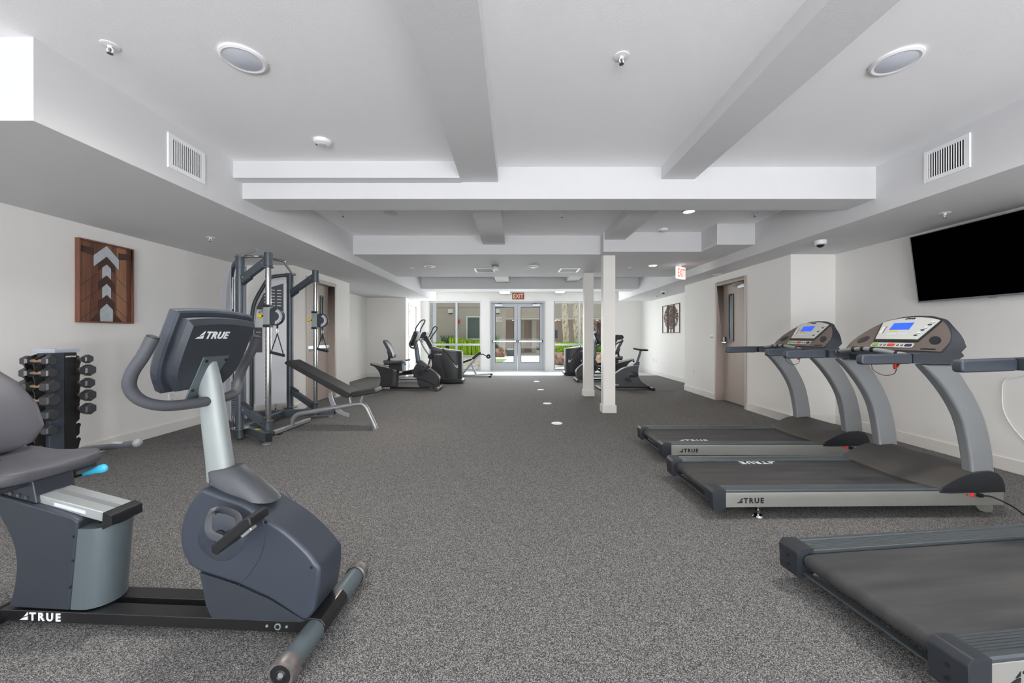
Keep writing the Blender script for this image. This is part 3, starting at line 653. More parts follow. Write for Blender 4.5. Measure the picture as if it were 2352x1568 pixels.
# =================================================================== TREADMILLS
# local: +x towards the console, y across, z up; length about 2 m
def treadmill(label, loc, rz, cord=True, belt_logo=True):
    t = thing('treadmill', label, 'treadmill', loc, rz, 'treadmills along the right wall')
    HW = .37
    for s in (-1, 1):
        yo = s * HW; yi = s * (HW - .105)
        # ridged foot rail: cross-section in (y, z), extruded along x
        n = 7; pts = [(yi, .125), (yi, .1890)]
        for k in range(n):
            a = yi + (yo - s * .022 - yi) * (k + .15) / n; b = yi + (yo - s * .022 - yi) * (k + .75) / n
            pts += [(a, .1925), (b, .1925), (b + s * .0015, .1892)]
        pts += [(yo - s * .020, .198), (yo - s * .006, .198), (yo, .192), (yo, .181), (yo - s * .02, .181), (yo - s * .02, .125)]
        if s < 0: pts = pts[::-1]
        fr = MB().prism(pts, .085, 1.56, 'x').build('foot_rail', 'alu_rail', t, smooth=0)
        sd = MB().box(.09, 1.978, yo - s * .02 if s > 0 else yo, yo if s > 0 else yo - s * .02, .083, .1805).build('side_panel', 'silver_side', t, bevel=.003)
        B = MB(); M_ = Matrix.Identity(4)
        cap = fillet([(.008, .055), (.092, .078, .001), (.092, .199, .001), (.02, .206), (.002, .18)], .018)
        B.prism(cap, min(yo + s * .004, yi), max(yo + s * .004, yi), 'y'); cp = B.build('rear_cap', 'cap_slate', t, bevel=.006)
        for zz in (.10, .145): MB().cyl((.001, s * (HW - .05), zz), (.010, s * (HW - .05), zz), .008, 12).build('screw', 'black_plastic', cp)
        lf = MB().cyl((.34, s * .32, 0), (.34, s * .32, .012), .033, 20, r2=.026).cyl((.34, s * .32, .01), (.34, s * .32, .09), .009, 10).cyl((.34, s * .32, .035), (.34, s * .32, .047), .018, 6)
        lf.build('levelling_foot', 'chrome', t)
        # lift foot near the motor
        B = MB().prism(fillet([(1.70, .085), (1.70, .058), (1.87, .056), (1.91, .012), (1.96, 0), (2.0, .004), (2.01, .03), (1.99, .085)], .01), s * .27 - .02, s * .27 + .02, 'y')
        B.build('lift_foot', 'silver_side', t, bevel=.003)
        # curved upright
        inn = [(1.775, .27), (1.757, .43), (1.714, .625), (1.643, .773), (1.543, .91), (1.433, 1.028)]
        out = [(1.655, 1.028), (1.722, .93), (1.800, .802), (1.868, .654), (1.912, .467), (1.935, .27)]
        pts = sp2(inn, 4) + sp2(out, 4)
        MB().prism(pts, s * .325 - .036, s * .325 + .036, 'y').build('upright', 'silver_arm', t, bevel=.022, seg=4)
        # hand rail: rounded bar with padded grip
        g = MB().prism(fillet([(1.005, 1.026), (1.35, 1.032), (1.35, 1.102), (1.005, 1.094)], .024, 5), s * .35 - .026, s * .35 + .026, 'y').build('handrail', 'grip_blue', t, bevel=.012, seg=3)
    # deck, belt, rollers
    MB().box(.10, 1.6, -.262, .262, .095, .15).build('deck', 'black_metal', t, smooth=0)
    ring = [(1.58, .178), (.075, .178)] + [(.065 + .034 * math.cos(a), .144 + .034 * math.sin(a)) for a in [PI / 2 + PI * k / 10 for k in range(0, 11)]] + [(1.58, .110)]
    bl = MB().prism(ring, -.255, .255, 'y').build('belt', 'belt', t, smooth=40)
    MB().cyl((.065, -.262, .144), (.065, .262, .144), .028, 20).build('roller', 'silver_side', t)
    MB().box(.03, .06, -.262, .262, .083, .092).build('rear_crossbar', 'alu_rail', t, bevel=.002)
    # motor hood: bowed front edge, dished top
    secs = []
    for k in range(17):
        y = -.372 + .744 * k / 16; u = abs(y) / .372
        fx = 1.535 - .055 * (1 - u ** 2); dish = .022 * max(0, 1 - (u / .62) ** 2)
        top = [(fx, .196), (fx + .012, .210), (1.60, .236 + .012 * (1 - u) - dish * .2), (1.66, .270 - dish * .6), (1.72, .293 - dish), (1.80, .309 - dish), (1.88, .315 - dish * .5), (1.93, .302), (1.962, .268), (1.978, .225), (1.98, .173)]
        secs.append([(a, y, b) for a, b in top] + [(1.6, y, .165), (fx, y, .170)])
    MB().loft(secs).build('motor_hood', 'hood_dark', t, smooth=40)
    for s in (-1, 1):
        pts = [(1.538, .174), (1.56, .213), (1.62, .247), (1.68, .276), (1.74, .296), (1.80, .306), (1.88, .312), (1.928, .299), (1.960, .265), (1.977, .222), (1.979, .174)]
        MB().prism(pts, s * .372, s * .376, 'y').build('hood_side', 'hood_side', t, bevel=.001)
    # power inlet on the near side
    sw = MB().box(1.745, 1.765, -.3755, -.370, .143, .170).build('power_switch', 'led_red', t, bevel=.002)
    MB().cyl((1.722, -.375, .157), (1.722, -.369, .157), .006, 12).build('breaker_button', 'red_plastic', t)
    pl = MB().box(1.785, 1.815, -.392, -.370, .144, .168).build('power_plug', 'black_plastic', t, bevel=.003)
    if cord: MB().tube(spline([(1.80, -.385, .156), (1.86, -.40, .152), (1.96, -.43, .10), (2.06, -.46, .02), (2.2, -.50, .006), (2.5, -.47, .006), (2.9, -.40, .006)], 6), .005, 8).build('power_cord', 'black_rubber', t)
    brand(frame((.165, -.3705, .112), (1, 0, 0), (0, 0, 1)), .033, 'logo_black', t, space=1.3)
    if belt_logo: brand(frame((.22, -.225, .1785), (1, 0, 0), (0, 1, 0)), .055, 'logo_white', t, space=1.3, pre='belt_')
    # ---- console
    def top(y):
        u = abs(y)
        K = [(0, 1.374), (.1, 1.368), (.21, 1.338), (.27, 1.298), (.31, 1.264), (.345, 1.226), (.375, 1.165)]
        for a, b in zip(K, K[1:]):
            if u <= b[0]: return a[1] + (b[1] - a[1]) * (u - a[0]) / (b[0] - a[0])
        return 1.125
    fx = lambda z: 1.553 + (z - 1.105) * .8365
    secs = []; N = 30
    for k in range(N + 1):
        y = -.375 + .75 * k / N; zt = top(y); u = abs(y)
        bx = 1.80 - .085 * (u / .375) ** 2
        side = 1.0 if u > .30 else 0.0
        front = 1.352 if u > .295 else 1.50
        zf = 1.100 if u > .295 else 1.095
        secs.append([(front, y, 1.036 if side else 1.075), (front, y, zf), (1.553, y, 1.106), (fx(zt), y, zt), (fx(zt) + .028, y, zt - .003), (bx, y, min(zt - .02, 1.30)), (bx - .035, y, min(1.20, zt - .055)), (1.70, y, 1.085), (1.655, y, 1.055), (1.64, y, 1.030), (1.45, y, 1.032)])
    cs = MB().loft(secs).build('console', 'slate_dark', t, smooth=50)
    # taupe face skin, lying on the sloped plane
    def onface(y, z, off=.003): return (fx(z) - off * .77, y, z + off * .64)
    def facepatch(outline, off, m, name, parent, th=.003):
        ring0 = [onface(y, z, off - th) for y, z in outline]; ring1 = [onface(y, z, off) for y, z in outline]
        return MB().loft([ring0, ring1]).build(name, m, parent, smooth=0)
    ys = [-.365 + .73 * k / 40 for k in range(41)]
    facepatch([(-.36, 1.112), (.36, 1.112)] + [(y, top(y) - .010) for y in ys[::-1]], .004, 'console_taupe', 'face_plate', cs)
    tp = [(-.205 + .41 * k / 14, 1.337 + .026 * (1 - ((-.205 + .41 * k / 14) / .205) ** 2) - .004) for k in range(15)]
    facepatch([(-.245, 1.312 - .03), (-.17, 1.172), (.17, 1.172), (.245, 1.312 - .03)][1:3] + [(.222, top(.222) - .012)] + tp[::-1][0:15] + [(-.222, top(.222) - .012)], .010, 'hood_side', 'panel_bezel', cs)
    pn = facepatch([(-.160, 1.186), (.160, 1.186), (.208, 1.322)] + [(y * .96, z - .006) for y, z in tp[::-1]] + [(-.208, 1.322)], .014, 'console_white', 'control_panel', cs)
    facepatch([(-.045, 1.258), (.105, 1.258), (.105, 1.310), (-.045, 1.310)], .017, 'lcd_blue', 'display', pn)
    facepatch([(.03, 1.242), (.09, 1.242), (.09, 1.250), (.03, 1.250)], .0165, 'yellow_plastic', 'panel_mark', pn)
    for (a, b, c, d_) in ((.02, .10, 1.215, 1.236), (-.06, -.005, 1.215, 1.236)): facepatch([(a, c), (b, c), (b, d_), (a, d_)], .0155, 'lamp_grey', 'panel_text', pn)
    for k in range(6):
        yy = -.125 - .010 * k; zz = 1.215 + .019 * k
        facepatch([(yy + .014 * math.cos(q), zz + .0055 * math.sin(q)) for q in [2 * PI * i / 12 for i in range(12)]], .0165, 'navy_btn' if k % 2 == 0 else 'white_plastic', 'panel_button', pn)
        if k % 2: facepatch([(yy + .014 * math.cos(q), zz - .003 + .004 * math.sin(q)) for q in [2 * PI * i / 12 for i in range(12)]], .0160, 'navy_btn', 'panel_button', pn)
    facepatch([(.150, 1.23), (.165, 1.23), (.175, 1.285), (.160, 1.285)], .0165, 'white_plastic', 'slider', pn)
    facepatch([(.134, 1.232), (.140, 1.232), (.150, 1.287), (.144, 1.287)], .0165, 'grey_plastic', 'slider_scale', pn)
    ux = Vector((0, -1, 0)); uy = Vector((.8365, 0, 1)).normalized()
    brand(frame(onface(.045, 1.337, .0165), ux, uy), .013, 'logo_black', pn, space=1.3)
    st = facepatch(fillet([(-.165, 1.128), (.165, 1.128), (.158, 1.160), (-.158, 1.160)], .012), .010, 'console_white', 'button_strip', cs)
    for yy, w, m in ((.125, .022, 'green_btn'), (.0, .028, 'red_plastic'), (-.128, .024, 'navy_btn')):
        facepatch(fillet([(yy - w, 1.135), (yy + w, 1.135), (yy + w, 1.153), (yy - w, 1.153)], .006), .014, m, 'button', st)
    for yy in (.08, .05, -.05, -.08):
        facepatch([(yy + .008 * math.cos(q), 1.144 + .007 * math.sin(q)) for q in [2 * PI * i / 12 for i in range(12)]], .013, 'navy_btn', 'button', st)
        facepatch([(yy + .004 * math.cos(q), 1.144 + .0035 * math.sin(q)) for q in [2 * PI * i / 12 for i in range(12)]], .014, 'console_white', 'button_centre', st)
    for s in (-1, 1):
        facepatch([(s * .272 + .042 * math.cos(q), 1.185 + .026 * math.sin(q) + .012 * math.cos(q) * -s) for q in [2 * PI * i / 20 for i in range(20)]], .007, 'hood_side', 'cup_holder', cs)
        facepatch([(s * .272 - .05, 1.122), (s * .272 + .05, 1.122), (s * .272 + .045, 1.128), (s * .272 - .045, 1.128)], .007, 'black_plastic', 'accessory_slot', cs)
    # heart-rate bar between the rails
    P = spline([(1.42, -.325, 1.075), (1.385, -.20, 1.100), (1.375, 0, 1.120), (1.385, .20, 1.100), (1.42, .325, 1.075)], 8)
    hb = MB().tube(P, .0165, 12).build('pulse_bar', 'silver_paint', t)
    for a in (6, 13, 16, 19, 26): MB().tube([P[a], P[a + 1]], .0185, 12).build('grip_band', 'black_plastic', hb)
    kb = MB().prism(fillet([(1.40, 1.03), (1.46, 1.03), (1.49, 1.08), (1.39, 1.08)], .01), -.03, .16, 'y').build('key_housing', 'hood_side', t, bevel=.004)
    MB().tube(spline([(1.44, .02, 1.03), (1.45, .01, .96), (1.47, -.05, .925), (1.50, -.10, .94), (1.50, -.12, .985)], 6), .0022, 6).build('safety_cord', 'black_plastic', t)
    cl = MB().beam((1.49, -.117, .975), (1.485, -.117, 1.03), .022, .010).beam((1.492, -.117, .98), (1.52, -.117, 1.015), .02, .007)
    cl.build('safety_clip', 'red_plastic', t, bevel=.003)
    return t
TM1 = treadmill('farthest of the three treadmills, the one nearest the columns', (1.40, 4.06, 0), 0)
TM2 = dup(TM1, (1.30, 2.935, 0), 1.0, 'middle treadmill of the three, its whole deck and console in view', skip=('belt_logo_mark', 'belt_logo_lettering'))
brand(frame((.86, .262, .1785), (-1, 0, 0), (0, -1, 0)), .055, 'logo_white', TM2, space=1.3, pre='belt_')
TM3 = dup(TM1, (1.375, 1.585, 0), 6.5, 'nearest treadmill, cut off by the lower right corner of the photo', skip=('belt_logo_mark', 'belt_logo_lettering'))

# =================================================================== RECUMBENT BIKES
def recumbent(label, loc, rz, shift=0.0, dark=False):
    global MATS
    keep = MATS
    if dark: MATS = dict(MATS); MATS.update(slate_shell=keep['soft_black'], slate_dark=keep['soft_black'], pewter=keep['graphite'], silver_paint=keep['pewter'], dark_grey=keep['graphite'])  # backlit far bikes: their shade is put into a darker palette copy
    t = thing('recumbent_bike', label, 'exercise bike', loc, rz, 'recumbent exercise bikes')
    for s in (-1, 1):
        MB().box(-1.36, -.03, min(s * .018, s * .086), max(s * .018, s * .086), .032, .078).build('base_rail', 'black_metal', t, bevel=.004)
    # front and rear stabilisers
    MB().cyl((0, -.262, .052), (0, .262, .052), .040, 28).build('front_stabilizer', 'pewter', t, smooth=50)
    MB().prism(fillet([(-.06, .03), (-.06, .082), (-.02, .098), (.025, .094), (.043, .07), (.045, .04)], .01), -.092, .092, 'y').build('stabilizer_bracket', 'black_metal', t, bevel=.003)
    for s in (-1, 1):
        c = MB().lathe([(.037, .034), (.037, .040), (.044, .039), (.049, .030), (.049, -.006), (.043, -.010)], (0, 0, 0), 28, Matrix.Translation((0, s * .262, .052)) @ Matrix.Rotation(-s * PI / 2, 4, 'X')).build('stabilizer_cap', 'worn_cap', t, smooth=50)
        MB().lathe([(.009, .037), (.014, .041), (.018, .037), (.036, .036), (.038, .030)], (0, 0, 0), 28, Matrix.Translation((0, s * .262, .052)) @ Matrix.Rotation(-s * PI / 2, 4, 'X')).build('cap_face', 'black_plastic', c)
        MB().cyl((0, s * .29, .052), (0, s * .300, .052), .010, 14).build('cap_bolt', 'bench_silver', c)
    MB().cyl((-1.375, -.27, .045), (-1.375, .27, .045), .036, 24).build('rear_stabilizer', 'black_metal', t)
    # flywheel shroud
    up = [(-.471, .605), (-.519, .547), (-.551, .483), (-.563, .415), (-.554, .347), (-.524, .29), (-.48, .266), (-.323, .223), (-.182, .166), (-.055, .089), (-.031, .088), (.003, .128), (.018, .218), (.02, .296), (-.031, .362), (-.118, .438), (-.206, .492), (-.299, .546), (-.394, .578)]
    a = sp2(up[:6], 3); b = up[6:10]; c = [(-.031, .085), (.003, .128), (.018, .218), (.02, .296)]; d_ = sp2(up[13:], 3)
    hub = (-.385, .415)
    MB().prism(a + b + c + d_, -.094, .094, 'y').build('flywheel_shroud', 'slate_shell', t, bevel=.016, seg=4)
    MB().prism([(-.479, .262), (-.465, .20), (-.452, .134), (-.436, .098), (-.425, .082), (-.03, .082), (-.055, .092), (-.182, .163), (-.323, .219), (-.478, .263)][::1], -.092, .092, 'y').build('lower_shroud', 'slate_dark', t, bevel=.006)
    for s in (-1, 1):
        Mh = Matrix.Translation((hub[0], s * .0935, hub[1])) @ Matrix.Rotation(-s * PI / 2, 4, 'X')
        cc = MB().lathe([(.0001, .004), (.096, .004), (.1, .001), (.1, -.002)], (0, 0, 0), 40, Mh).build('crank_cover', 'slate_shell', t, smooth=50)
        MB().lathe([(.0001, .012), (.026, .010), (.028, .003)], (0, 0, 0), 24, Mh).build('crank_hub', 'black_plastic', cc)
        arc = [(-.241, .519), (-.211, .481), (-.203, .424), (-.217, .351), (-.264, .27), (-.314, .218)]
        MB().tube([(x, s * .0945, z) for x, z in sp2(arc, 5)], .0016, 6).build('seam', 'slate_dark', t)
        for x, z in ((-.20, .475), (-.012, .30)): MB().cyl((x, s * .0935, z), (x, s * .0955, z), .006, 10).build('screw', 'black_plastic', t)
        # crank, pedal and strap
        pc = (hub[0] + (.155 if s < 0 else -.155), hub[1] + (.075 if s < 0 else -.075))
        MB().beam((hub[0], s * .115, hub[1]), (pc[0], s * .125, pc[1]), .016, .034, up=(0, 1, 0)).build('crank_arm', 'black_metal', t, bevel=.004)
        ang = math.radians(40); Mp = Matrix.Translation((pc[0], s * .185, pc[1])) @ Matrix.Rotation(-ang, 4, 'Y')
        pd = MB().prism(fillet([(-.092, -.018), (.085, -.018), (.097, .006), (.085, .020), (-.085, .020), (-.097, 0)], .01), -.05, .05, 'y', Mp).build('pedal', 'black_plastic', t, bevel=.006)
        St = [(-.04 + .0, -.045, .016), (-.05, -.055, .06), (-.045, -.03, .105), (-.04, .0, .12), (-.035, .03, .105), (-.03, .055, .06), (-.04, .045, .016)]
        B = MB(); Pp = [Mp @ Vector(p) for p in spline(St, 5)]
        B.tube(Pp, .016, 8, flat=(1.0, .12), up=(0, 1, 0)); B.build('pedal_strap', 'dark_grey', pd)
        MB().cbox((0.02, s * -.0, -.022), (.05, .03, .012), Mp).build('pedal_axle', 'alu_bright', pd, bevel=.003)
    rings = []
    for (xa, za, xb, zb, hy) in ((-.500, .575, -.215, .525, .066), (-.497, .592, -.225, .540, .066), (-.500, .620, -.300, .605, .056), (-.506, .645, -.376, .668, .046), (-.500, .652, -.386, .670, .040)):
        rings.append([((xa + xb) / 2 + (xb - xa) / 2 * math.copysign(abs(math.cos(a)) ** .7, math.cos(a)), hy * math.copysign(abs(math.sin(a)) ** .7, math.sin(a)), (za + zb) / 2 + (zb - za) / 2 * math.copysign(abs(math.cos(a)) ** .7, math.cos(a))) for a in [2 * PI * k / 28 for k in range(28)]])
    MB().loft(rings).build('mast_boot', 'dark_grey', t, smooth=50)
    # mast: oval extrusion
    rings = []
    for (x, z, rx, ry) in ((-.462, .60, .056, .036), (-.470, .68, .054, .036), (-.500, .90, .050, .035), (-.514, 1.02, .044, .032), (-.522, 1.11, .030, .025), (-.525, 1.155, .013, .011)):
        rings.append([(x + rx * math.copysign(abs(math.cos(a)) ** .8, math.cos(a)), ry * math.copysign(abs(math.sin(a)) ** .8, math.sin(a)), z - .1 * rx * math.cos(a)) for a in [2 * PI * k / 32 for k in range(32)]])
    MB().loft(rings).build('mast', 'silver_paint', t, smooth=60)
    # console: local frame, v up the panel, w = thickness away from the rider
    tl = math.radians(22); vx, vz = math.sin(tl), math.cos(tl); wx, wz = math.cos(tl), -math.sin(tl)
    O = (-.637, 1.012)
    def C3(y, v, w): return (O[0] + v * vx + w * wx, y, O[1] + v * vz + w * wz)
    def outline(ht, hb, v0, v1, arch=.012):
        p = [(ht, v1), (ht * .985, v0 + (v1 - v0) * .52), (ht * .90, v0 + (v1 - v0) * .22), (hb, v0)]
        right = sp2(p, 4); top_ = [(ht * (1 - 2 * k / 12), v1 + arch * (1 - (1 - 2 * k / 12) ** 2)) for k in range(1, 12)]
        left = [(-a_, b_) for a_, b_ in right[::-1]]
        # order: right side bottom->top, top right->left, left top->bottom
        return right[::-1] + top_ + left[::-1]
    def rr(o, w): return [C3(y, v, w) for y, v in o]
    A = outline(.188, .125, 0, .335); A2 = outline(.195, .131, -.006, .341)
    cs = MB().loft([rr(outline(.183, .12, .006, .33), -.004), rr(A, 0), rr(A2, .012), rr(A2, .038), rr(A, .046)]).build('console', 'slate_shell', t, smooth=30)
    A3 = outline(.174, .110, .012, .320); A4 = outline(.162, .096, .026, .302)
    MB().loft([rr(A3, .044), rr(A3, .072), rr(A4, .092)]).build('console_back', 'slate_dark', cs, smooth=30)
    MB().loft([rr(outline(.165, .06, .05, .30), -.0045), rr(outline(.165, .06, .05, .30), -.007)]).build('control_panel', 'console_white', cs, smooth=0)
    MB().loft([[C3(y, v, w) for y, v in ((-.09, .17), (.09, .17), (.09, .26), (-.09, .26))] for w in (-.0065, -.009)]).build('display', 'black_plastic', cs, smooth=0)
    pl = [(-.062, .168), (.072, .168), (.030, .03), (.030, -.045), (-.070, -.045), (-.070, .03)]
    pq = MB().loft([[C3(y, v, w) for y, v in pl] for w in (.088, .096)]).build('mount_plate', 'pewter', t, bevel=.002)
    for y, v in ((-.045, .15), (.055, .15), (-.058, .02)): MB().cyl(C3(y, v, .095), C3(y, v, .101), .006, 10).build('bolt', 'black_plastic', pq)
    MB().loft([[C3(y, v, w) for y, v in ((-.128, .045), (-.113, .045), (-.113, .07), (-.128, .07))] for w in (.066, .0735)]).build('sticker', 'logo_white', cs, smooth=0)
    Ml = frame(C3(-.135, .250, .0925), (0, 1, 0), (vx, 0, vz)); 
    brand(Ml, .030, 'logo_white', cs, shear=.15, space=1.15)
    # handlebar loop
    half = [(-.500, -.262, 1.215), (-.530, -.268, 1.150), (-.570, -.272, 1.085), (-.588, -.262, 1.03), (-.575, -.232, .980), (-.545, -.175, .952), (-.515, -.09, .945), (-.500, 0, .945)]
    full = half + [(x, -y, z) for x, y, z in half[:-1][::-1]]
    P = spline(full, 5)
    MB().tube(P, .0205, 16).build('handlebar', 'foam_grip', t)
    for e, q in ((P[0], P[1]), (P[-1], P[-2])): MB().tube([e + (e - q).normalized() * .004, e - (e - q).normalized() * .002], .0185, 16).build('grip_cap', 'black_plastic', t, bevel=.002)
    # seat pillar
    p1 = sp2([(-1.50, .565), (-1.40, .505), (-1.325, .40), (-1.29, .29), (-1.30, .17), (-1.325, .085)], 4) + [(-1.052, .082), (-1.012, .452), (-1.04, .470), (-1.48, .585)]
    MB().prism(p1, -.084, .084, 'y').build('seat_pillar', 'slate_dark', t, bevel=.010, seg=3)
    rings = []
    for z, k in ((.085, 0), (.25, .02), (.42, .04)):
        x0 = -1.050 + .038 * (z - .08) / .38; x1 = -.925 + .032 * (z - .08) / .38
        rings.append([(x0, -.08, z), (x0 + .04, -.080, z)] + [(x1 - .08 + .08 * math.sin(a), -.080 * math.cos(a), z) for a in [PI * k / 12 for k in range(1, 12)]] + [(x0 + .04, .080, z), (x0, .08, z)])
    MB().loft(rings).build('front_fairing', 'pewter', t, smooth=50)
    for x, z in ((-1.045, .18), (-1.035, .29), (-1.03, .39)): MB().cyl((x, -.0845, z), (x, -.0865, z), .005, 10).build('screw', 'black_plastic', t)
    sl = (.470 - .612) / (-.88 + 1.50)
    def rz_(x, dz=0): return .470 + (x + .88) * sl + dz
    MB().prism([(-1.50, rz_(-1.50)), (-.92, rz_(-.92)), (-.93, rz_(-.93, -.042)), (-1.50, rz_(-1.5, -.042))], -.058, .058, 'y').build('seat_rail', 'alu_bright', t, bevel=.004)
    MB().prism([(-1.5, rz_(-1.5, .0008)), (-.925, rz_(-.925, .0008)), (-.925, rz_(-.925, .002)), (-1.5, rz_(-1.5, .002))], -.012, .010, 'y').build('rail_slot', 'grey_plastic', t, smooth=0)
    MB().prism([(-1.15, rz_(-1.15, -.014)), (-1.01, rz_(-1.01, -.014)), (-1.01, rz_(-1.01, -.028)), (-1.15, rz_(-1.15, -.028))], -.0592, -.058, 'y').build('position_scale', 'lamp_grey', t, smooth=0)
    MB().prism(fillet([(-.926, rz_(-.926, .003), .002), (-.888, .470), (-.886, .430), (-.925, .412), (-.955, .420), (-.955, .436, .001), (-.930, .436, .001)], .008), -.064, .064, 'y').build('front_cap', 'black_plastic', t, bevel=.004)
    MB().prism(fillet([(-1.495, rz_(-1.495, .004)), (-1.525, .60), (-1.52, .555), (-1.495, .545)], .006), -.062, .062, 'y').build('rear_cap', 'black_plastic', t, bevel=.004)
    # carriage, seat and back
    h = .012 if shift else 0.0; X = lambda x: x + shift; hb = h - (.05 if shift else 0); XB = lambda x: x + shift - (.11 if shift else 0)
    MB().prism([(X(-1.10), rz_(X(-1.10), -.03)), (X(-.80), rz_(X(-.80), -.03)), (X(-.82), .60 + h), (X(-1.12), .62 + h)], -.072, .072, 'y').build('seat_carriage', 'slate_dark', t, bevel=.006)
    for k in range(3): MB().cyl((X(-.84 - .035 * k), -.073, rz_(X(-.84 - .035 * k), -.012)), (X(-.84 - .035 * k), -.080, rz_(X(-.84 - .035 * k), -.012)), .008, 12).build('bolt', 'chrome', t)
    rings = []
    for (x, hw, zt, zb) in ((-.785, .10, .640, .618), (-.795, .165, .652, .604), (-.84, .200, .662, .596), (-.95, .215, .652, .590), (-1.08, .215, .650, .590), (-1.17, .20, .672, .596), (-1.20, .17, .672, .612)):
        rr_ = []
        for k in range(20):
            a = 2 * PI * k / 20; cy = math.copysign(abs(math.cos(a)) ** .45, math.cos(a)); cz = math.copysign(abs(math.sin(a)) ** .55, math.sin(a))
            rr_.append((X(x), hw * cy, (zt + zb) / 2 + (zt - zb) / 2 * cz + h + (.012 * cy * cy if cz > 0 else 0)))
        rings.append(rr_)
    MB().loft(rings).build('seat', 'charcoal', t, smooth=60)
    MB().box(X(-1.19), X(-.84), -.19, .19, .575 + h, .60 + h).build('seat_pan', 'slate_dark', t, bevel=.01)
    rings = []
    for (x, z, hw, th) in ((-1.045, .715, .09, .018), (-1.042, .735, .15, .040), (-1.055, .80, .195, .055), (-1.10, .90, .200, .060), (-1.165, 1.01, .175, .055), (-1.225, 1.09, .125, .045), (-1.245, 1.115, .075, .022)):
        nx, nz = .90, .43; rr_ = []
        for k in range(20):
            a = 2 * PI * k / 20; cy = math.copysign(abs(math.cos(a)) ** .6, math.cos(a)); cz = math.copysign(abs(math.sin(a)) ** .7, math.sin(a))
            dpt = th * cz * .8 + .035 * cy * cy
            rr_.append((XB(x) + nx * dpt, hw * cy, z + nz * dpt + hb))
        rings.append(rr_)
    MB().loft(rings).build('backrest', 'charcoal', t, smooth=60)
    MB().tube(spline([(X(-1.08), 0, .60 + h), (X(-1.13), 0, .66 + h), (XB(-1.12), 0, .76 + hb), (XB(-1.15), 0, .88 + hb)], 5), .028, 12).build('back_post', 'black_metal', t)
    for s in (-1, 1):
        P = spline([(X(-1.05), s * .15, .61 + h), (X(-1.02), s * .27, .625 + h), (X(-.90), s * .29, .638 + h), (X(-.74), s * .285, .662 + h)], 6)
        sh = MB().tube(P, .016, 12).build('side_handle', 'foam_grip', t); MB().ell(tuple(P[-1]), (.021, .021, .021)).build('handle_end', 'grey_plastic', sh)
        MB().box(X(-.88), X(-.79), s * .287 - .010, s * .287 + .010, .655 + h, .6645 + h).build('pulse_plate', 'silver_paint', sh, bevel=.004)
    P = [(X(-.90), .13, .540 + h), (X(-.87), .15, .547 + h)]
    MB().tube(P, .004, 8).build('lever_rod', 'chrome', t)
    MB().tube(spline([(X(-.875), .15, .546 + h), (X(-.855), .16, .551 + h), (X(-.825), .172, .561 + h), (X(-.800), .182, .568 + h), (X(-.788), .187, .571 + h)], 3), [.009, .009, .009, .011, .012, .013, .016, .019, .020, .020, .018, .016, .008], 12, flat=(.5, 1.0)).build('seat_lever', 'blue_lever', t)
    brand(frame((-1.265, -.0868, .041), (1, 0, 0), (0, 0, 1)), .031, 'logo_white', t, space=1.45)
    sk = MB().cyl((-.155, -.084, .055), (-.155, -.089, .055), .013, 16).build('power_socket', 'alu_bright', t)
    MB().cyl((-.155, -.0885, .055), (-.155, -.0895, .055), .009, 16).build('socket_hole', 'black_plastic', sk)
    for x in (-.20, -.13): MB().cyl((x - .02 * (x > -.15), -.085, .056), (x - .02 * (x > -.15), -.089, .056), .005, 8).build('screw', 'alu_bright', t) if x < -.15 else MB().cyl((-.118, -.085, .056), (-.118, -.089, .056), .005, 8).build('screw', 'alu_bright', t)
    MATS = keep
    return t
recumbent('large recumbent exercise bike in the left foreground', (-.79, 1.632, 0), -3, -.41)
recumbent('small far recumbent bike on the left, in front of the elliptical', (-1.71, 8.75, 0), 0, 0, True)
recumbent('recumbent bike half hidden behind the two white columns', (1.66, 10.4, 0), 180, 0, True)

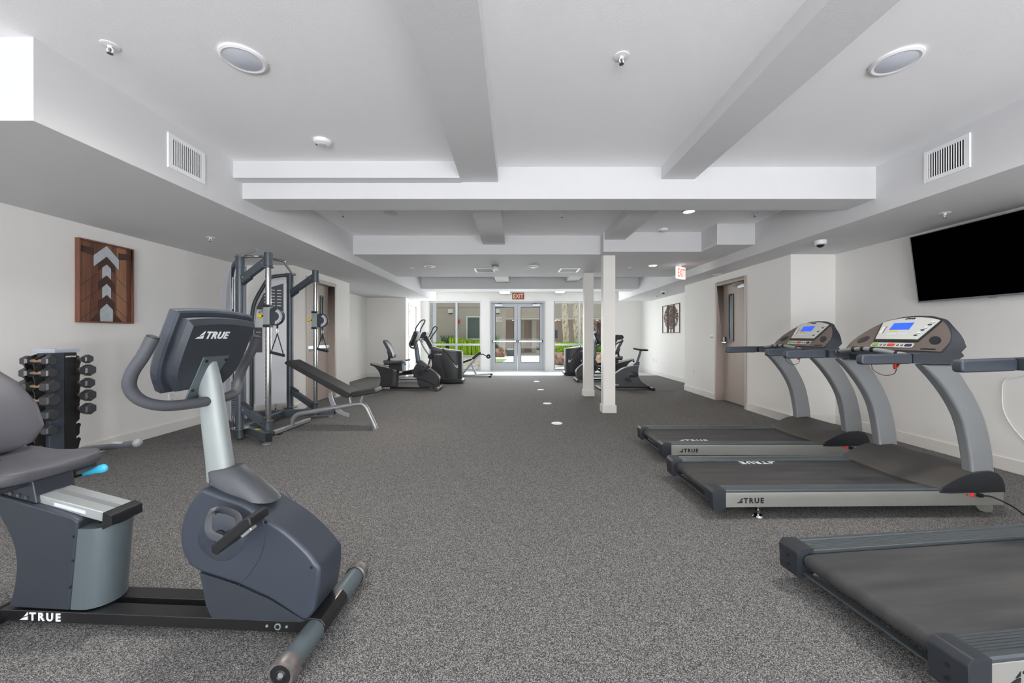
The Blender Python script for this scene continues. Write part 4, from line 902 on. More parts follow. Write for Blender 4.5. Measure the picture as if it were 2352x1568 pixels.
# =================================================================== ADJUSTABLE BENCH
def bench():
    t = thing('weight_bench', 'adjustable silver weight bench with black pad beside the cable machine', 'bench', (-2.95, 5.10, 0), 0)
    def pad(pts, name, y=.14):
        B = MB(); n = []
        return MB().prism(fillet(pts, .018, 4), -y, y, 'y').build(name, 'vinyl_black', t, bevel=.02, seg=4)
    pad([(-.015, .872), (.045, .905), (.862, .478), (.805, .425), (.765, .430)], 'back_pad')
    pad([(.835, .490), (.862, .425), (1.165, .482), (1.155, .550)], 'seat_pad', .13)
    P = spline([(.02, 0, .045), (.035, 0, .12), (.10, 0, .185), (.25, 0, .215), (.56, 0, .270), (.80, 0, .312), (.93, 0, .325), (.99, 0, .285), (1.04, 0, .19), (1.12, 0, .015)], 6)
    MB().tube(P, .030, 16).build('spine', 'bench_silver', t)
    MB().cyl((1.12, 0, 0), (1.117, 0, .012), .045, 24).build('front_foot', 'bench_silver', t)
    MB().beam((.0, -.37, .035), (.04, .40, .035), .05, .05).build('rear_foot', 'bench_silver', t, bevel=.008)
    for y in (-.40, .42):
        w = MB().cyl((-.005 + .02 * (y > 0), y - .02, .035), (-.005 + .02 * (y > 0), y + .02, .035), .034, 20).build('end_wheel', 'black_rubber', t, bevel=.004)
    MB().box(-.03, .06, -.33, -.27, .0, .012).build('foot_pad', 'black_rubber', t)
    arc = [(.500, .470), (.505, .40), (.530, .320), (.575, .250), (.640, .195), (.72, .165), (.77, .150)]
    c = sp2(arc, 4); inner = [(x + .045, z + .02) for x, z in sp2([(.500, .460), (.510, .395), (.535, .325), (.582, .262), (.645, .210), (.70, .188), (.735, .175)], 4)]
    MB().prism(c + inner[::-1], -.008, .008, 'y').build('adjuster_arc', 'bench_silver', t, bevel=.002)
    MB().cyl((.79, 0, .32), (.775, 0, .44), .018, 12).build('seat_post', 'bench_silver', t); MB().cyl((.92, 0, .32), (.955, 0, .45), .022, 12).build('seat_post', 'bench_silver', t)
    MB().beam((.10, 0, .800), (.79, 0, .420), .04, .03).build('back_support', 'bench_silver', t, bevel=.004)
    MB().cyl((.60, -.06, .262), (.60, .06, .262), .012, 12).build('adjuster_pin', 'chrome', t)
bench()

# =================================================================== CABLE MACHINE
def cable_machine():
    t = thing('cable_machine', 'tall blue-grey cable crossover machine with chrome columns on the left wall', 'cable machine', (-3.35, 5.25, 0), 0)
    o = Vector((-3.35, 5.25, 0))
    def L(x, y, z): return Vector((x, y, z)) - o
    U = [(-3.23, 4.56), (-3.42, 5.90)]; Pc = [(-2.86, 4.50), (-2.93, 5.70)]; R = [(-3.72, 5.03), (-3.80, 5.60)]
    Fe = [(-2.75, 4.33), (-2.72, 5.86)]
    for k in range(2):
        s = -1 if k == 0 else 1
        u, p, r, fe = U[k], Pc[k], R[k], Fe[k]
        # floor beam, rear post, upright
        MB().beam(L(r[0], r[1], .085), L(fe[0], fe[1], .085), .065, .095).build('floor_beam', 'frame_blue', t, bevel=.006)
        MB().beam(L(fe[0], fe[1], .085) - (L(fe[0], fe[1], .085) - L(r[0], r[1], .085)).normalized() * .005, L(fe[0], fe[1], .085) + (L(fe[0], fe[1], .085) - L(r[0], r[1], .085)).normalized() * .012, .068, .098).build('beam_end_cap', 'black_rubber', t, bevel=.006)
        q = L(fe[0], fe[1], 0) + (L(r[0], r[1], 0) - L(fe[0], fe[1], 0)).normalized() * .05
        MB().cyl(q, q + Vector((0, 0, .012)), .040, 20).cyl(q, q + Vector((0, 0, .05)), .010, 10).build('levelling_foot', 'bench_silver', t)
        up = MB().cyl(L(u[0], u[1], .02), L(u[0], u[1], 2.10), .041, 24).build('upright', 'frame_blue', t)
        MB().cyl(L(u[0], u[1], 2.02), L(u[0], u[1], 2.16), .047, 24).build('upright_sleeve', 'frame_blue', up, bevel=.003)
        MB().lathe([(.045, 0), (.105, 0), (.105, .010), (.045, .010)], tuple(L(u[0], u[1], .13)), 30).build('swivel_plate', 'chrome', t)
        MB().cyl(L(u[0], u[1], 0), L(u[0], u[1], .05), .02, 14).build('foot', 'black_rubber', t)
        # arms from the upright to the chrome column
        for (z0, z1) in ((1.86, 2.10), (.40, .17)):
            a = L(u[0], u[1], z0); b = L(p[0], p[1], z1); d_ = (b - a).normalized()
            MB().beam(a + d_ * .03, b, .055, .085).build('swing_arm', 'frame_blue', t, bevel=.006)
            n_ = Vector((d_.y, -d_.x, 0)).normalized() * -.03
            for w in (.08, (b - a).length - .07):
                c = a + d_ * w
                side = Vector((-d_.y, d_.x, 0)).normalized()
                if side.y > 0: side = -side
                MB().cyl(c + side * .026, c + side * .034, .010, 10).build('bolt', 'chrome', t)
            MB().beam(a + d_ * .03 + Vector((0, 0, -.05 if z0 > 1 else .05)), a + d_ * .18 + Vector((0, 0, -.05 if z0 > 1 else .05)), .045, .035).build('arm_gusset', 'slate_dark', t, bevel=.004)
        MB().cyl(L(p[0], p[1], 2.03), L(p[0], p[1], 2.185), .044, 24).build('column_socket', 'frame_blue', t, bevel=.003)
        MB().cyl(L(p[0], p[1], .06), L(p[0], p[1], .22), .044, 24).build('column_socket', 'frame_blue', t, bevel=.003)
        for z in (2.01, .225): MB().cyl(L(p[0], p[1], z), L(p[0], p[1], z + .014), .055, 24).build('column_collar', 'dark_grey', t, bevel=.002)
        ch = MB().cyl(L(p[0], p[1], .2), L(p[0], p[1], 2.05), .030, 28).build('chrome_column', 'chrome', t)
        B = MB()
        for i in range(34):
            z = .30 + i * .05
            if 1.28 < z < 1.62: continue
            B.box(-.031, -.029, -.006, .006, z, z + .012, Matrix.Translation(L(p[0], p[1], 0)) @ Matrix.Rotation(math.radians(60), 4, 'Z'))
        B.build('position_hole', 'dark_grey', ch, smooth=0)['kind'] = 'stuff'
        # sliding carriage with pulley guard, pin and yellow knob
        cz = 1.45; c = L(p[0], p[1], cz)
        ca = MB().box(-.040, .034, -.036, .036, -.105, .105, Matrix.Translation(c)).build('carriage', 'silver_paint', t, bevel=.006)
        for dz in (-.115, .115): MB().box(-.043, .037, -.038, .038, -.016, .016, Matrix.Translation(c + Vector((0, 0, dz)))).build('carriage_bush', 'black_plastic', ca, bevel=.004)
        MB().cyl(c + Vector((-.04, -.01, 0)), c + Vector((-.065, -.015, 0)), .010, 12).build('pin', 'black_metal', ca)
        MB().cyl(c + Vector((-.062, -.015, 0)), c + Vector((-.105, -.022, 0)), .026, 18, r2=.022).build('pull_knob', 'yellow_plastic', ca, bevel=.004)
        g = c + Vector((.085, 0, -.005))
        Mg = Matrix.Translation(g) @ Matrix.Rotation(PI / 2, 4, 'X')
        pg = MB().lathe([(.0001, .022), (.05, .026), (.098, .020), (.105, .008), (.105, -.008), (.098, -.020), (.05, -.026), (.0001, -.022)], (0, 0, 0), 36, Mg).build('pulley_guard', 'slate_dark', ca, smooth=50)
        B = MB()
        for i in range(16):
            a = -1.3 + 2.6 * i / 15
            B.beam(g + Vector((.055 * math.cos(a), -.0265, .055 * math.sin(a))), g + Vector((.092 * math.cos(a - .18), -.0245, .092 * math.sin(a - .18))), .007, .003, up=(0, 1, 0))
        B.build('guard_slots', 'lamp_grey', pg, smooth=0)
        # cable, snap hook and stirrup handle
        hx, hz = .105, -.12
        B = MB().cyl(c + Vector((hx, 0, hz + .02)), c + Vector((hx, 0, hz - .02)), .010, 10); B.build('cable_ball', 'black_rubber', t)
        MB().tube([c + Vector((hx + .010 * math.cos(a), 0, hz - .05 + .030 * math.sin(a))) for a in [2 * PI * i / 16 for i in range(16)]], .0035, 8, closed=True).build('snap_hook', 'chrome', t)
        top = c + Vector((hx, 0, hz - .085)); w = .082
        B = MB()
        for q in (-1, 1): B.tube([top, top + Vector((q * w * .9, -.04 * q * 0, -.235 - .02 * q))], .006, 8)
        st_ = B.build('strap_handle', 'black_rubber', t)
        MB().cyl(top + Vector((-w, 0, -.215)), top + Vector((w, 0, -.255)), .017, 16).build('grip', 'black_rubber', st_, bevel=.004)
        # weight tower: curved frame, shroud, stack, guide rods, placard
        a = L(u[0], u[1], 0); b = L(r[0], r[1], 0); d_ = (b - a).normalized(); ln = (b - a).length
        arcp = [b + Vector((0, 0, .02)), b + Vector((0, 0, .9)), b + Vector((0, 0, 1.40)), b - d_ * .03 + Vector((0, 0, 1.68)), b - d_ * .12 + Vector((0, 0, 1.90)), b - d_ * ln * .45 + Vector((0, 0, 2.07)), b - d_ * ln * .75 + Vector((0, 0, 2.125)), a + Vector((0, 0, 2.14))]
        MB().tube(spline(arcp, 5), .026, 12).build('tower_frame', 'frame_blue', t)
        sideV = Vector((-d_.y, d_.x, 0))
        if sideV.y > 0 and k == 0: pass
        for sd, m in ((-1, 'shroud_grey' if k == 0 else 'acrylic'), (1, 'acrylic' if k == 0 else 'shroud_grey')):
            off = sideV * .075 * sd
            out = [.04, .25, .45, .65, .80, .92, .97]
            pts3 = [a + d_ * .06 + Vector((0, 0, .22)), b - d_ * .035 + Vector((0, 0, .22)), b - d_ * .035 + Vector((0, 0, 1.40)), b - d_ * .06 + Vector((0, 0, 1.66)), b - d_ * .14 + Vector((0, 0, 1.86)), b - d_ * ln * .47 + Vector((0, 0, 2.02)), a + d_ * .06 + Vector((0, 0, 2.07))]
            r0 = [q + off for q in pts3]; r1 = [q + off + sideV * .006 * sd for q in pts3]
            MB().loft([r0, r1]).build('shroud', m, t, smooth=0)
        mid = (a + b) / 2
        for gs in (-.055, .055): MB().cyl(mid + d_ * gs + Vector((0, 0, .1)), mid + d_ * gs + Vector((0, 0, 1.95)), .009, 10).build('guide_rod', 'chrome', t)
        ang = math.atan2(d_.y, d_.x); Mw = Matrix.Translation(mid) @ Matrix.Rotation(ang, 4, 'Z')
        for i in range(13): MB().box(-.125, .125, -.055, .055, .26 + i * .03, .286 + i * .03, Mw).build('weight_plate', 'weight_grey', t, bevel=.003)
        MB().cyl(mid + Vector((0, 0, .65)), mid + Vector((0, 0, 1.92)), .003, 6).build('lift_cable', 'black_rubber', t)
        MB().cyl(mid - sideV * .012 + Vector((0, 0, 1.5)), mid + sideV * .012 + Vector((0, 0, 1.5)), .05, 20).build('pulley', 'dark_grey', t)
        if k == 1:
            off = -sideV * .083 if sideV.y > 0 else sideV * .083
            Mp = Matrix.Translation(mid + off) @ Matrix.Rotation(ang, 4, 'Z')
            # instruction placard at the top with curved outer edge, and a small one lower down
            Mq = Matrix.Translation(mid + off) @ Matrix.Rotation(ang, 4, 'Z')
            w = ln * .40
            sgn = 1
            pl = [(w * .95, 1.60), (w * .95, 1.64), (w * .55, 1.83), (w * .1, 1.93), (-w * .75, 2.0), (-w * .75, 1.54), (-w * .3, 1.54), (-w * .15, 1.60)]
            pc_ = MB().prism([(x, z) for x, z in pl], -.002, .002, 'y', Mq).build('instruction_placard', 'placard', t, smooth=0)
            B = MB()
            for i in range(6):
                for j in range(3): B.box(-w * .6 + j * w * .42, -w * .6 + j * w * .42 + w * .28, .0022, .004, 1.66 + i * .045, 1.672 + i * .045, Mq).box(-w * .6 + j * w * .42, -w * .6 + j * w * .42 + w * .28, -.004, -.0022, 1.66 + i * .045, 1.672 + i * .045, Mq)
            B.build('placard_drawing', 'lamp_grey', pc_, smooth=0)['kind'] = 'stuff'
            s2 = MB().box(w * .62, w * 1.12, -.002, .002, .98, 1.34, Mq).build('warning_placard', 'placard', t, smooth=0)
            MB().box(w * .72, w * 1.02, -.0035, -.002, 1.27, 1.277, Mq).box(w * .72, w * 1.02, .002, .0035, 1.27, 1.277, Mq).build('placard_title', 'logo_white', s2, smooth=0)
            dirx = d_ if d_.x > 0 else -d_
            brand(frame(mid + off - sideV * (.004 if sideV.y > 0 else -.004) - dirx * w * .9 + Vector((0, 0, 1.555)), dirx, (0, 0, 1)), .028, 'logo_black', t)
    # link beams and chin-up bar
    MB().beam(L(-3.30, 4.66, .085), L(-3.42, 5.84, .085), .06, .085).build('link_beam', 'frame_blue', t, bevel=.006)
    MB().beam(L(-3.74, 5.03, .085), L(-3.80, 5.60, .085), .06, .085).build('link_beam', 'frame_blue', t, bevel=.006)
    MB().beam(L(-3.74, 5.03, 1.42), L(-3.80, 5.60, 1.42), .04, .06).build('link_beam', 'frame_blue', t, bevel=.006)
    MB().box(-.04, .04, -.004, .002, -.035, .035, Matrix.Translation(L(-3.02, 5.838, .09))).build('warning_sticker', 'yellow_plastic', t, smooth=0)
    MB().box(-.03, .03, -.02, .02, 0, .004, Matrix.Translation(L(-2.98, 4.5, .134))).build('warning_sticker', 'yellow_plastic', t, smooth=0)
    P = spline([L(-3.23, 4.56, 2.15), L(-3.05, 4.60, 2.165), L(-2.98, 4.72, 2.165), L(-2.93, 4.92, 2.165), L(-3.0, 5.05, 2.165), L(-3.36, 5.86, 2.155), L(-3.42, 5.90, 2.15)], 6)
    MB().tube(P, .016, 12).build('chin_up_bar', 'chrome', t)
    MB().cyl(L(-3.19, 4.54, 2.165), L(-2.93, 4.40, 2.20), .014, 12).build('angled_grip', 'bench_silver', t)
    for k in range(2): MB().box(-.055, .075, -.045, .045, 2.14, 2.172, Matrix.Translation(L(U[k][0], U[k][1], 0))).build('bar_clamp', 'grey_plastic', t, bevel=.012)
cable_machine()

# =================================================================== DUMBBELL RACK
def rack():
    t = thing('dumbbell_rack', 'black vertical dumbbell rack standing by the left wall', 'dumbbell rack', (-3.93, 3.34, 0), 0)
    def hooks(y0, dirn, zs):
        """saddle profile along one side: list of (y, z) from top to bottom"""
        pts = []
        for z in zs:
            pts += [(y0 + dirn * .030, z + .030), (y0 + dirn * .015, z + .012), (y0 - dirn * .008, z + .016), (y0 - dirn * .030, z - .002), (y0 - dirn * .020, z - .022), (y0 + dirn * .004, z - .022), (y0 + dirn * .026, z - .004), (y0 + dirn * .042, z - .018), (y0 + dirn * .030, z - .055)]
        return pts
    zF = [1.005, .905, .795, .68, .56, .43, .30]; zB = [1.005, .905, .79, .68, .56, .44, .31]
    for x in (-.078, -.004):
        L_ = hooks(-.135, -1, zF); R_ = hooks(.13, 1, zB)
        pts = [(-.10, 1.065)] + L_ + [(-.13, .10), (-.13, .0), (.13, 0), (.13, .10)] + R_[::-1] + [(.10, 1.065)]
        MB().prism(pts, x - .006, x + .006, 'x').build('saddle_plate', 'black_metal', t, bevel=.001)
    MB().prism([(-.070, -.095), (.034, -.095), (.060, -.020), (.060, .085), (-.070, .085)], .02, 1.075, 'z').build('column', 'slate_shell', t, bevel=.003)
    MB().box(.060, .064, -.010, .080, .06, 1.07).build('front_panel', 'black_metal', t, smooth=0)
    MB().box(-.20, .16, -.20, .20, .0, .02).build('base_plate', 'black_metal', t, bevel=.004)
    letters('lettering', 'HAMPTON', .011, frame((.0645, -.004, 1.035), (0, 1, 0), (0, 0, 1)), 'logo_white', t, bold=.05)
    return zF, zB
zF, zB = rack()
def dumbbell(name, label, loc, s, group='hex dumbbells on the rack'):
    t = thing(name, label, 'dumbbell', loc, 0, group)
    R = .052 * s; Lh = .062 * s; g = .058
    for q in (-1, 1):
        rings = []
        for (x, r) in ((g, R * .72), (g + .012, R), (g + Lh, R), (g + Lh + .010, R * .80)):
            rings.append([(q * x, r * math.cos(PI / 6 + PI / 3 * k), r * math.sin(PI / 6 + PI / 3 * k)) for k in range(6)])
        MB().loft(rings).build('hex_head', 'rubber_hex', t, smooth=0)
    MB().tube([(-g - .005, 0, 0), (-.045, 0, 0), (-.02, 0, 0), (.02, 0, 0), (.045, 0, 0), (g + .005, 0, 0)], [.011, .013, .016, .016, .013, .011], 14).build('handle', 'handle_tan', t)
ordn = ['topmost', 'second', 'third', 'fourth', 'fifth', 'sixth']
for k in range(6):
    dumbbell('dumbbell', '%s dumbbell from the top on the camera side of the rack' % ordn[k] if k else 'topmost dumbbell on the camera side of the rack', (-3.93 - .041 + .03, 3.205, zF[k] + .008), (.82, .88, 1.08, 1.12, .98, .88)[k])
for k in range(5):
    dumbbell('dumbbell', '%s dumbbell from the top on the far side of the rack' % ordn[k] if k else 'topmost dumbbell on the far side of the rack', (-3.93 - .041 + .055, 3.472, zB[k] + .008), (.75, .98, .9, 1.0, 1.0)[k])
t = thing('acrylic_tray', 'clear plastic tray on top of the dumbbell rack', 'tray', (-3.93, 3.36, 1.076), 0)
B = MB().box(-.15, .05, -.09, .10, 0, .004).box(-.15, -.146, -.09, .10, .004, .035).box(.046, .05, -.09, .10, .004, .035).box(-.146, .046, -.09, -.086, .004, .035).box(-.146, .046, .096, .10, .004, .035)
B.build('tray_box', 'acrylic', t, smooth=0)
MB().box(-.05, .04, -.02, .08, .005, .022).build('tray_insert', 'placard', t, bevel=.003)

# =================================================================== WALL ART
def chevron():
    t = thing('wood_wall_art', 'wooden chevron wall art with silver arrows on the left wall', 'wall art', (-4.36, 4.117, 1.777), 0)
    hw, hh = .277, .42; c = 0
    B = MB().box(0, .046, -hw, -hw + .014, -hh, hh).box(0, .046, hw - .014, hw, -hh, hh).box(0, .046, -hw + .014, hw - .014, -hh, -hh + .014).box(0, .046, -hw + .014, hw - .014, hh - .014, hh)
    B.build('frame', 'wood_frame', t, bevel=.002)
    MB().box(.001, .022, -hw + .014, hw - .014, -hh + .014, hh - .014).build('plank_panel', 'planks', t, smooth=0)
    Z = lambda z: z - 1.777
    def pc(pts, m, name, dx=.0): MB().prism([(y, Z(z)) for y, z in pts], .0215 + dx, .0265 + dx, 'x').build(name, m, t, smooth=0)
    def chev(w, ztop, drop, th, m, name, dx=0): pc([(0, ztop), (w, ztop - drop), (w, ztop - drop - th), (0, ztop - th), (-w, ztop - drop - th), (-w, ztop - drop)], m, name, dx)
    chev(.124, 2.174, .122, .112, 'silver_leaf', 'silver_chevron', .001)
    chev(.042, 1.977, .037, .115, 'silver_leaf', 'silver_chevron', .001); chev(.042, 1.771, .041, .115, 'silver_leaf', 'silver_chevron', .001)
    pc([(0, 1.561), (.062, 1.499), (.062, 1.373), (-.062, 1.373), (-.062, 1.499)], 'silver_leaf', 'silver_arrow', .001)
    chev(.083, 2.065, .082, .090, 'wood_dark', 'dark_chevron'); chev(.083, 1.862, .082, .090, 'wood_dark', 'dark_chevron'); chev(.083, 1.659, .082, .100, 'wood_dark', 'dark_chevron')
    for s in (-1, 1):
        pc([(s * .064, 1.373), (s * .083, 1.46), (s * .165, 1.373)], 'wood_dark', 'dark_triangle')
        pc([(s * .262, 2.13), (s * .126, 2.125), (s * .126, 2.05), (s * .262, 2.07)], 'wood_dark', 'dark_band')
        for z in (1.95, 1.78, 1.61): MB().prism([(s * .084, Z(z - .08)), (s * .262, Z(z - .235)), (s * .262, Z(z - .24)), (s * .084, Z(z - .085))], .0215, .0235, 'x').build('plank_joint', 'wood_dark', t, smooth=0)
chevron()
def trees():
    rnd = random.Random(3)
    for k, (y1, y0, nm) in enumerate(((11.55, 11.19, 'left'), (11.13, 10.77, 'middle'), (10.72, 10.35, 'right'))):
        t = thing('tree_artwork', '%s one of the three brown tree cut-out panels on the far right wall' % nm, 'wall art', (4.42, (y0 + y1) / 2, 1.70), 0, 'tree cut-out triptych')
        hw = (y1 - y0) / 2; hh = .40; f = .016
        MB().box(-.02, 0, -hw, -hw + f, -hh, hh).box(-.02, 0, hw - f, hw, -hh, hh).box(-.02, 0, -hw + f, hw - f, -hh, -hh + f).box(-.02, 0, -hw + f, hw - f, hh - f, hh).build('panel_frame', 'tree_brown', t, smooth=0)
        B = MB(); yc = 10.95 - (y0 + y1) / 2; zc = .04
        if k == 1:
            B.prism([(-.035 + yc, -hh + f), (.035 + yc, -hh + f), (.015 + yc, -.1), (.01 + yc, .25), (-.01 + yc, .25), (-.015 + yc, -.1)], -.014, -.006, 'x')
        for i in range(20):
            a = rnd.uniform(.2, PI - .2); l = rnd.uniform(.2, .5); zz = rnd.uniform(-.2, .1)
            p0 = Vector((-.01, yc, zz)); p1 = Vector((-.01, yc + l * math.cos(a) * 1.1, zz + l * math.sin(a) * .9))
            n = 8
            pr = None
            for j in range(n + 1):
                q = p0.lerp(p1, j / n) + Vector((0, .01 * math.sin(j * 1.7 + i), .01 * math.cos(j + i)))
                if pr is not None and abs(q.y) < hw - f and abs(pr.y) < hw - f and abs(q.z) < hh - f and abs(pr.z) < hh - f: B.beam(pr, q, .008, .008)
                pr = q
        for i in range(800):
            a = rnd.uniform(0, 2 * PI); r = math.sqrt(rnd.random())
            y = yc + r * .50 * math.cos(a); z = zc + r * .33 * math.sin(a)
            if abs(y) > hw - f - .012 or abs(z) > hh - f - .012: continue
            th = rnd.uniform(0, PI); l = rnd.uniform(.013, .023); w = l * .42
            c, s_ = math.cos(th), math.sin(th)
            B.prism([(y + u * c - v * s_, z + u * s_ + v * c) for u, v in ((l, 0), (l * .4, w), (-l * .4, w), (-l, 0), (-l * .4, -w), (l * .4, -w))], -.013, -.008, 'x')
        B.build('tree_cutout', 'tree_brown', t, smooth=0)['kind'] = 'stuff'
trees()

# =================================================================== ELLIPTICALS (drum front at local x = 0, rider side towards -x)
def elliptical(label, loc, rz):
    t = thing('elliptical_trainer', label, 'elliptical trainer', loc, rz, 'elliptical trainers by the far windows')
    def plan(xb, xf, hw, z, zb=None):
        out = []
        for k in range(36):
            a = 2 * PI * k / 36; c, q = math.cos(a), math.sin(a)
            u = math.copysign(abs(c) ** (.75 if c > 0 else .35), c); w = math.copysign(abs(q) ** .62, q)
            xm = (xb + xf) / 2; out.append((xm + (xf - xm) * u, hw * w, z + ((zb - z) * max(0, -u) if zb else 0)))
        return out
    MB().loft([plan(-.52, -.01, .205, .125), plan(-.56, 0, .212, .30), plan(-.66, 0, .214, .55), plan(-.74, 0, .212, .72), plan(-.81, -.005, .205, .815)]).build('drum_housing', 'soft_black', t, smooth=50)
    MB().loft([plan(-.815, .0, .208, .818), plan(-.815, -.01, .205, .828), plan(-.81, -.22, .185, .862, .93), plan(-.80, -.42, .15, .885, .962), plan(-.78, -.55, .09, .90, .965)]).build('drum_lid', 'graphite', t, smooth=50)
    for s in (-1, 1):
        MB().prism([(-.10, .49), (-.16, .475), (-.23, .56), (-.15, .43), (-.10, .40)], s * .209, s * .216, 'y').build('silver_flash', 'alu_bright', t, smooth=0)
        MB().prism([(-.50, .90), (-.46, .90), (-.17, .50), (-.12, .43), (-.12, .46), (-.19, .53)], s * .209, s * .2165, 'y').build('side_seam', 'black_metal', t, smooth=0)
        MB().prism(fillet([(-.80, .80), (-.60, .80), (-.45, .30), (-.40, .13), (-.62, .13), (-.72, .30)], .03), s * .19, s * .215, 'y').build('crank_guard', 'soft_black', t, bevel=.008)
    MB().prism(fillet([(.03, .03), (.035, .10), (-.10, .14), (-.55, .14), (-.70, .10), (-.70, .03)], .02), -.24, .24, 'y').build('base', 'black_metal', t, bevel=.03, seg=3)
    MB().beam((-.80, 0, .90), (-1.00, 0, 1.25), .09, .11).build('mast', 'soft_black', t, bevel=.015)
    cs = MB().prism(fillet([(-1.08, 1.16), (-1.00, 1.31), (-.93, 1.33), (-.90, 1.27), (-.98, 1.14)], .02), -.17, .17, 'y').build('console', 'slate_dark', t, bevel=.015)
    MB().prism([(-1.085, 1.18), (-1.010, 1.31), (-1.014, 1.313), (-1.090, 1.183)], -.13, .13, 'y').build('display', 'black_plastic', cs, smooth=0)
    MB().tube(spline([(-.98, -.24, 1.06), (-1.08, -.22, 1.12), (-1.10, 0, 1.10), (-1.08, .22, 1.12), (-.98, .24, 1.06)], 5), .015, 10).build('fixed_handle', 'foam_grip', t)
    nearp = [(-1.10, 1.20), (-1.145, 1.374), (-1.085, 1.495), (-1.00, 1.60), (-.915, 1.615), (-.93, 1.54), (-1.01, 1.40), (-1.04, 1.28)]
    farp = [(-.96, 1.157), (-.88, 1.31), (-.82, 1.436), (-.765, 1.465), (-.725, 1.43), (-.75, 1.36), (-.83, 1.25), (-.92, 1.12)]
    for s, lp, low in ((-1, nearp, (-1.07, 1.24)), (1, farp, (-.94, 1.13))):
        y = s * .30
        MB().tube([(x, y, z) for x, z in sp2(lp, 4, True)], .016, 10, closed=True).build('arm_grip_loop', 'foam_grip', t)
        MB().tube(spline([(low[0], y, low[1]), (low[0] + .04, y, low[1] - .13), (low[0] + .11, y, 1.0 - .04), (-.84, y, .78), (-.77, y, .70)], 5), .019, 10).build('swing_arm', 'silver_paint' if s < 0 else 'charcoal', t)
        MB().cyl((-.77, s * .24, .70), (-.77, s * .34, .70), .062, 24).build('pivot_cover', 'black_plastic', t, bevel=.012)
        MB().tube(spline([(-.77, y, .68), (-.82, y, .50), (-.90, y, .30), (-.98, y, .27)], 5), .02, 10).build('drop_link', 'charcoal', t)
        MB().beam((-.60, s * .17, .42 if s < 0 else .30), (-1.80, s * .17, .20), .05, .06).build('pedal_arm', 'black_metal', t, bevel=.008)
        MB().beam((-1.12, s * .17, .37 if s < 0 else .29), (-1.50, s * .17, .30 if s < 0 else .25), .15, .035).build('foot_plate', 'black_rubber', t, bevel=.01)
        MB().beam((-.60, s * .17, .06), (-1.90, s * .17, .06), .05, .05).build('track_rail', 'alu_bright' if s < 0 else 'alu_rail', t, bevel=.006)
        MB().cyl((-1.80, s * .17 - .02, .12), (-1.80, s * .17 + .02, .12), .035, 18).beam((-1.80, s * .17, .2), (-1.80, s * .17, .12), .03, .03, up=(0, 1, 0)).build('track_wheel', 'black_rubber', t)
    MB().beam((-1.90, -.27, .04), (-1.90, .27, .04), .06, .06).build('rear_stabilizer', 'black_metal', t, bevel=.01)
    for s in (-1, 1):
        M_ = frame((-.68, -.2165, .735), (1, 0, 0), (0, 0, 1)) if s < 0 else frame((-.45, .2165, .735), (-1, 0, 0), (0, 0, 1))
        brand(M_, .034, 'lamp_grey', t)
    return t
elliptical('black elliptical trainer on the left by the far window', (-1.34, 10.02, 0), 0)
elliptical('elliptical trainer on the right, partly hidden behind the white columns', (1.545, 12.05, 0), 180)

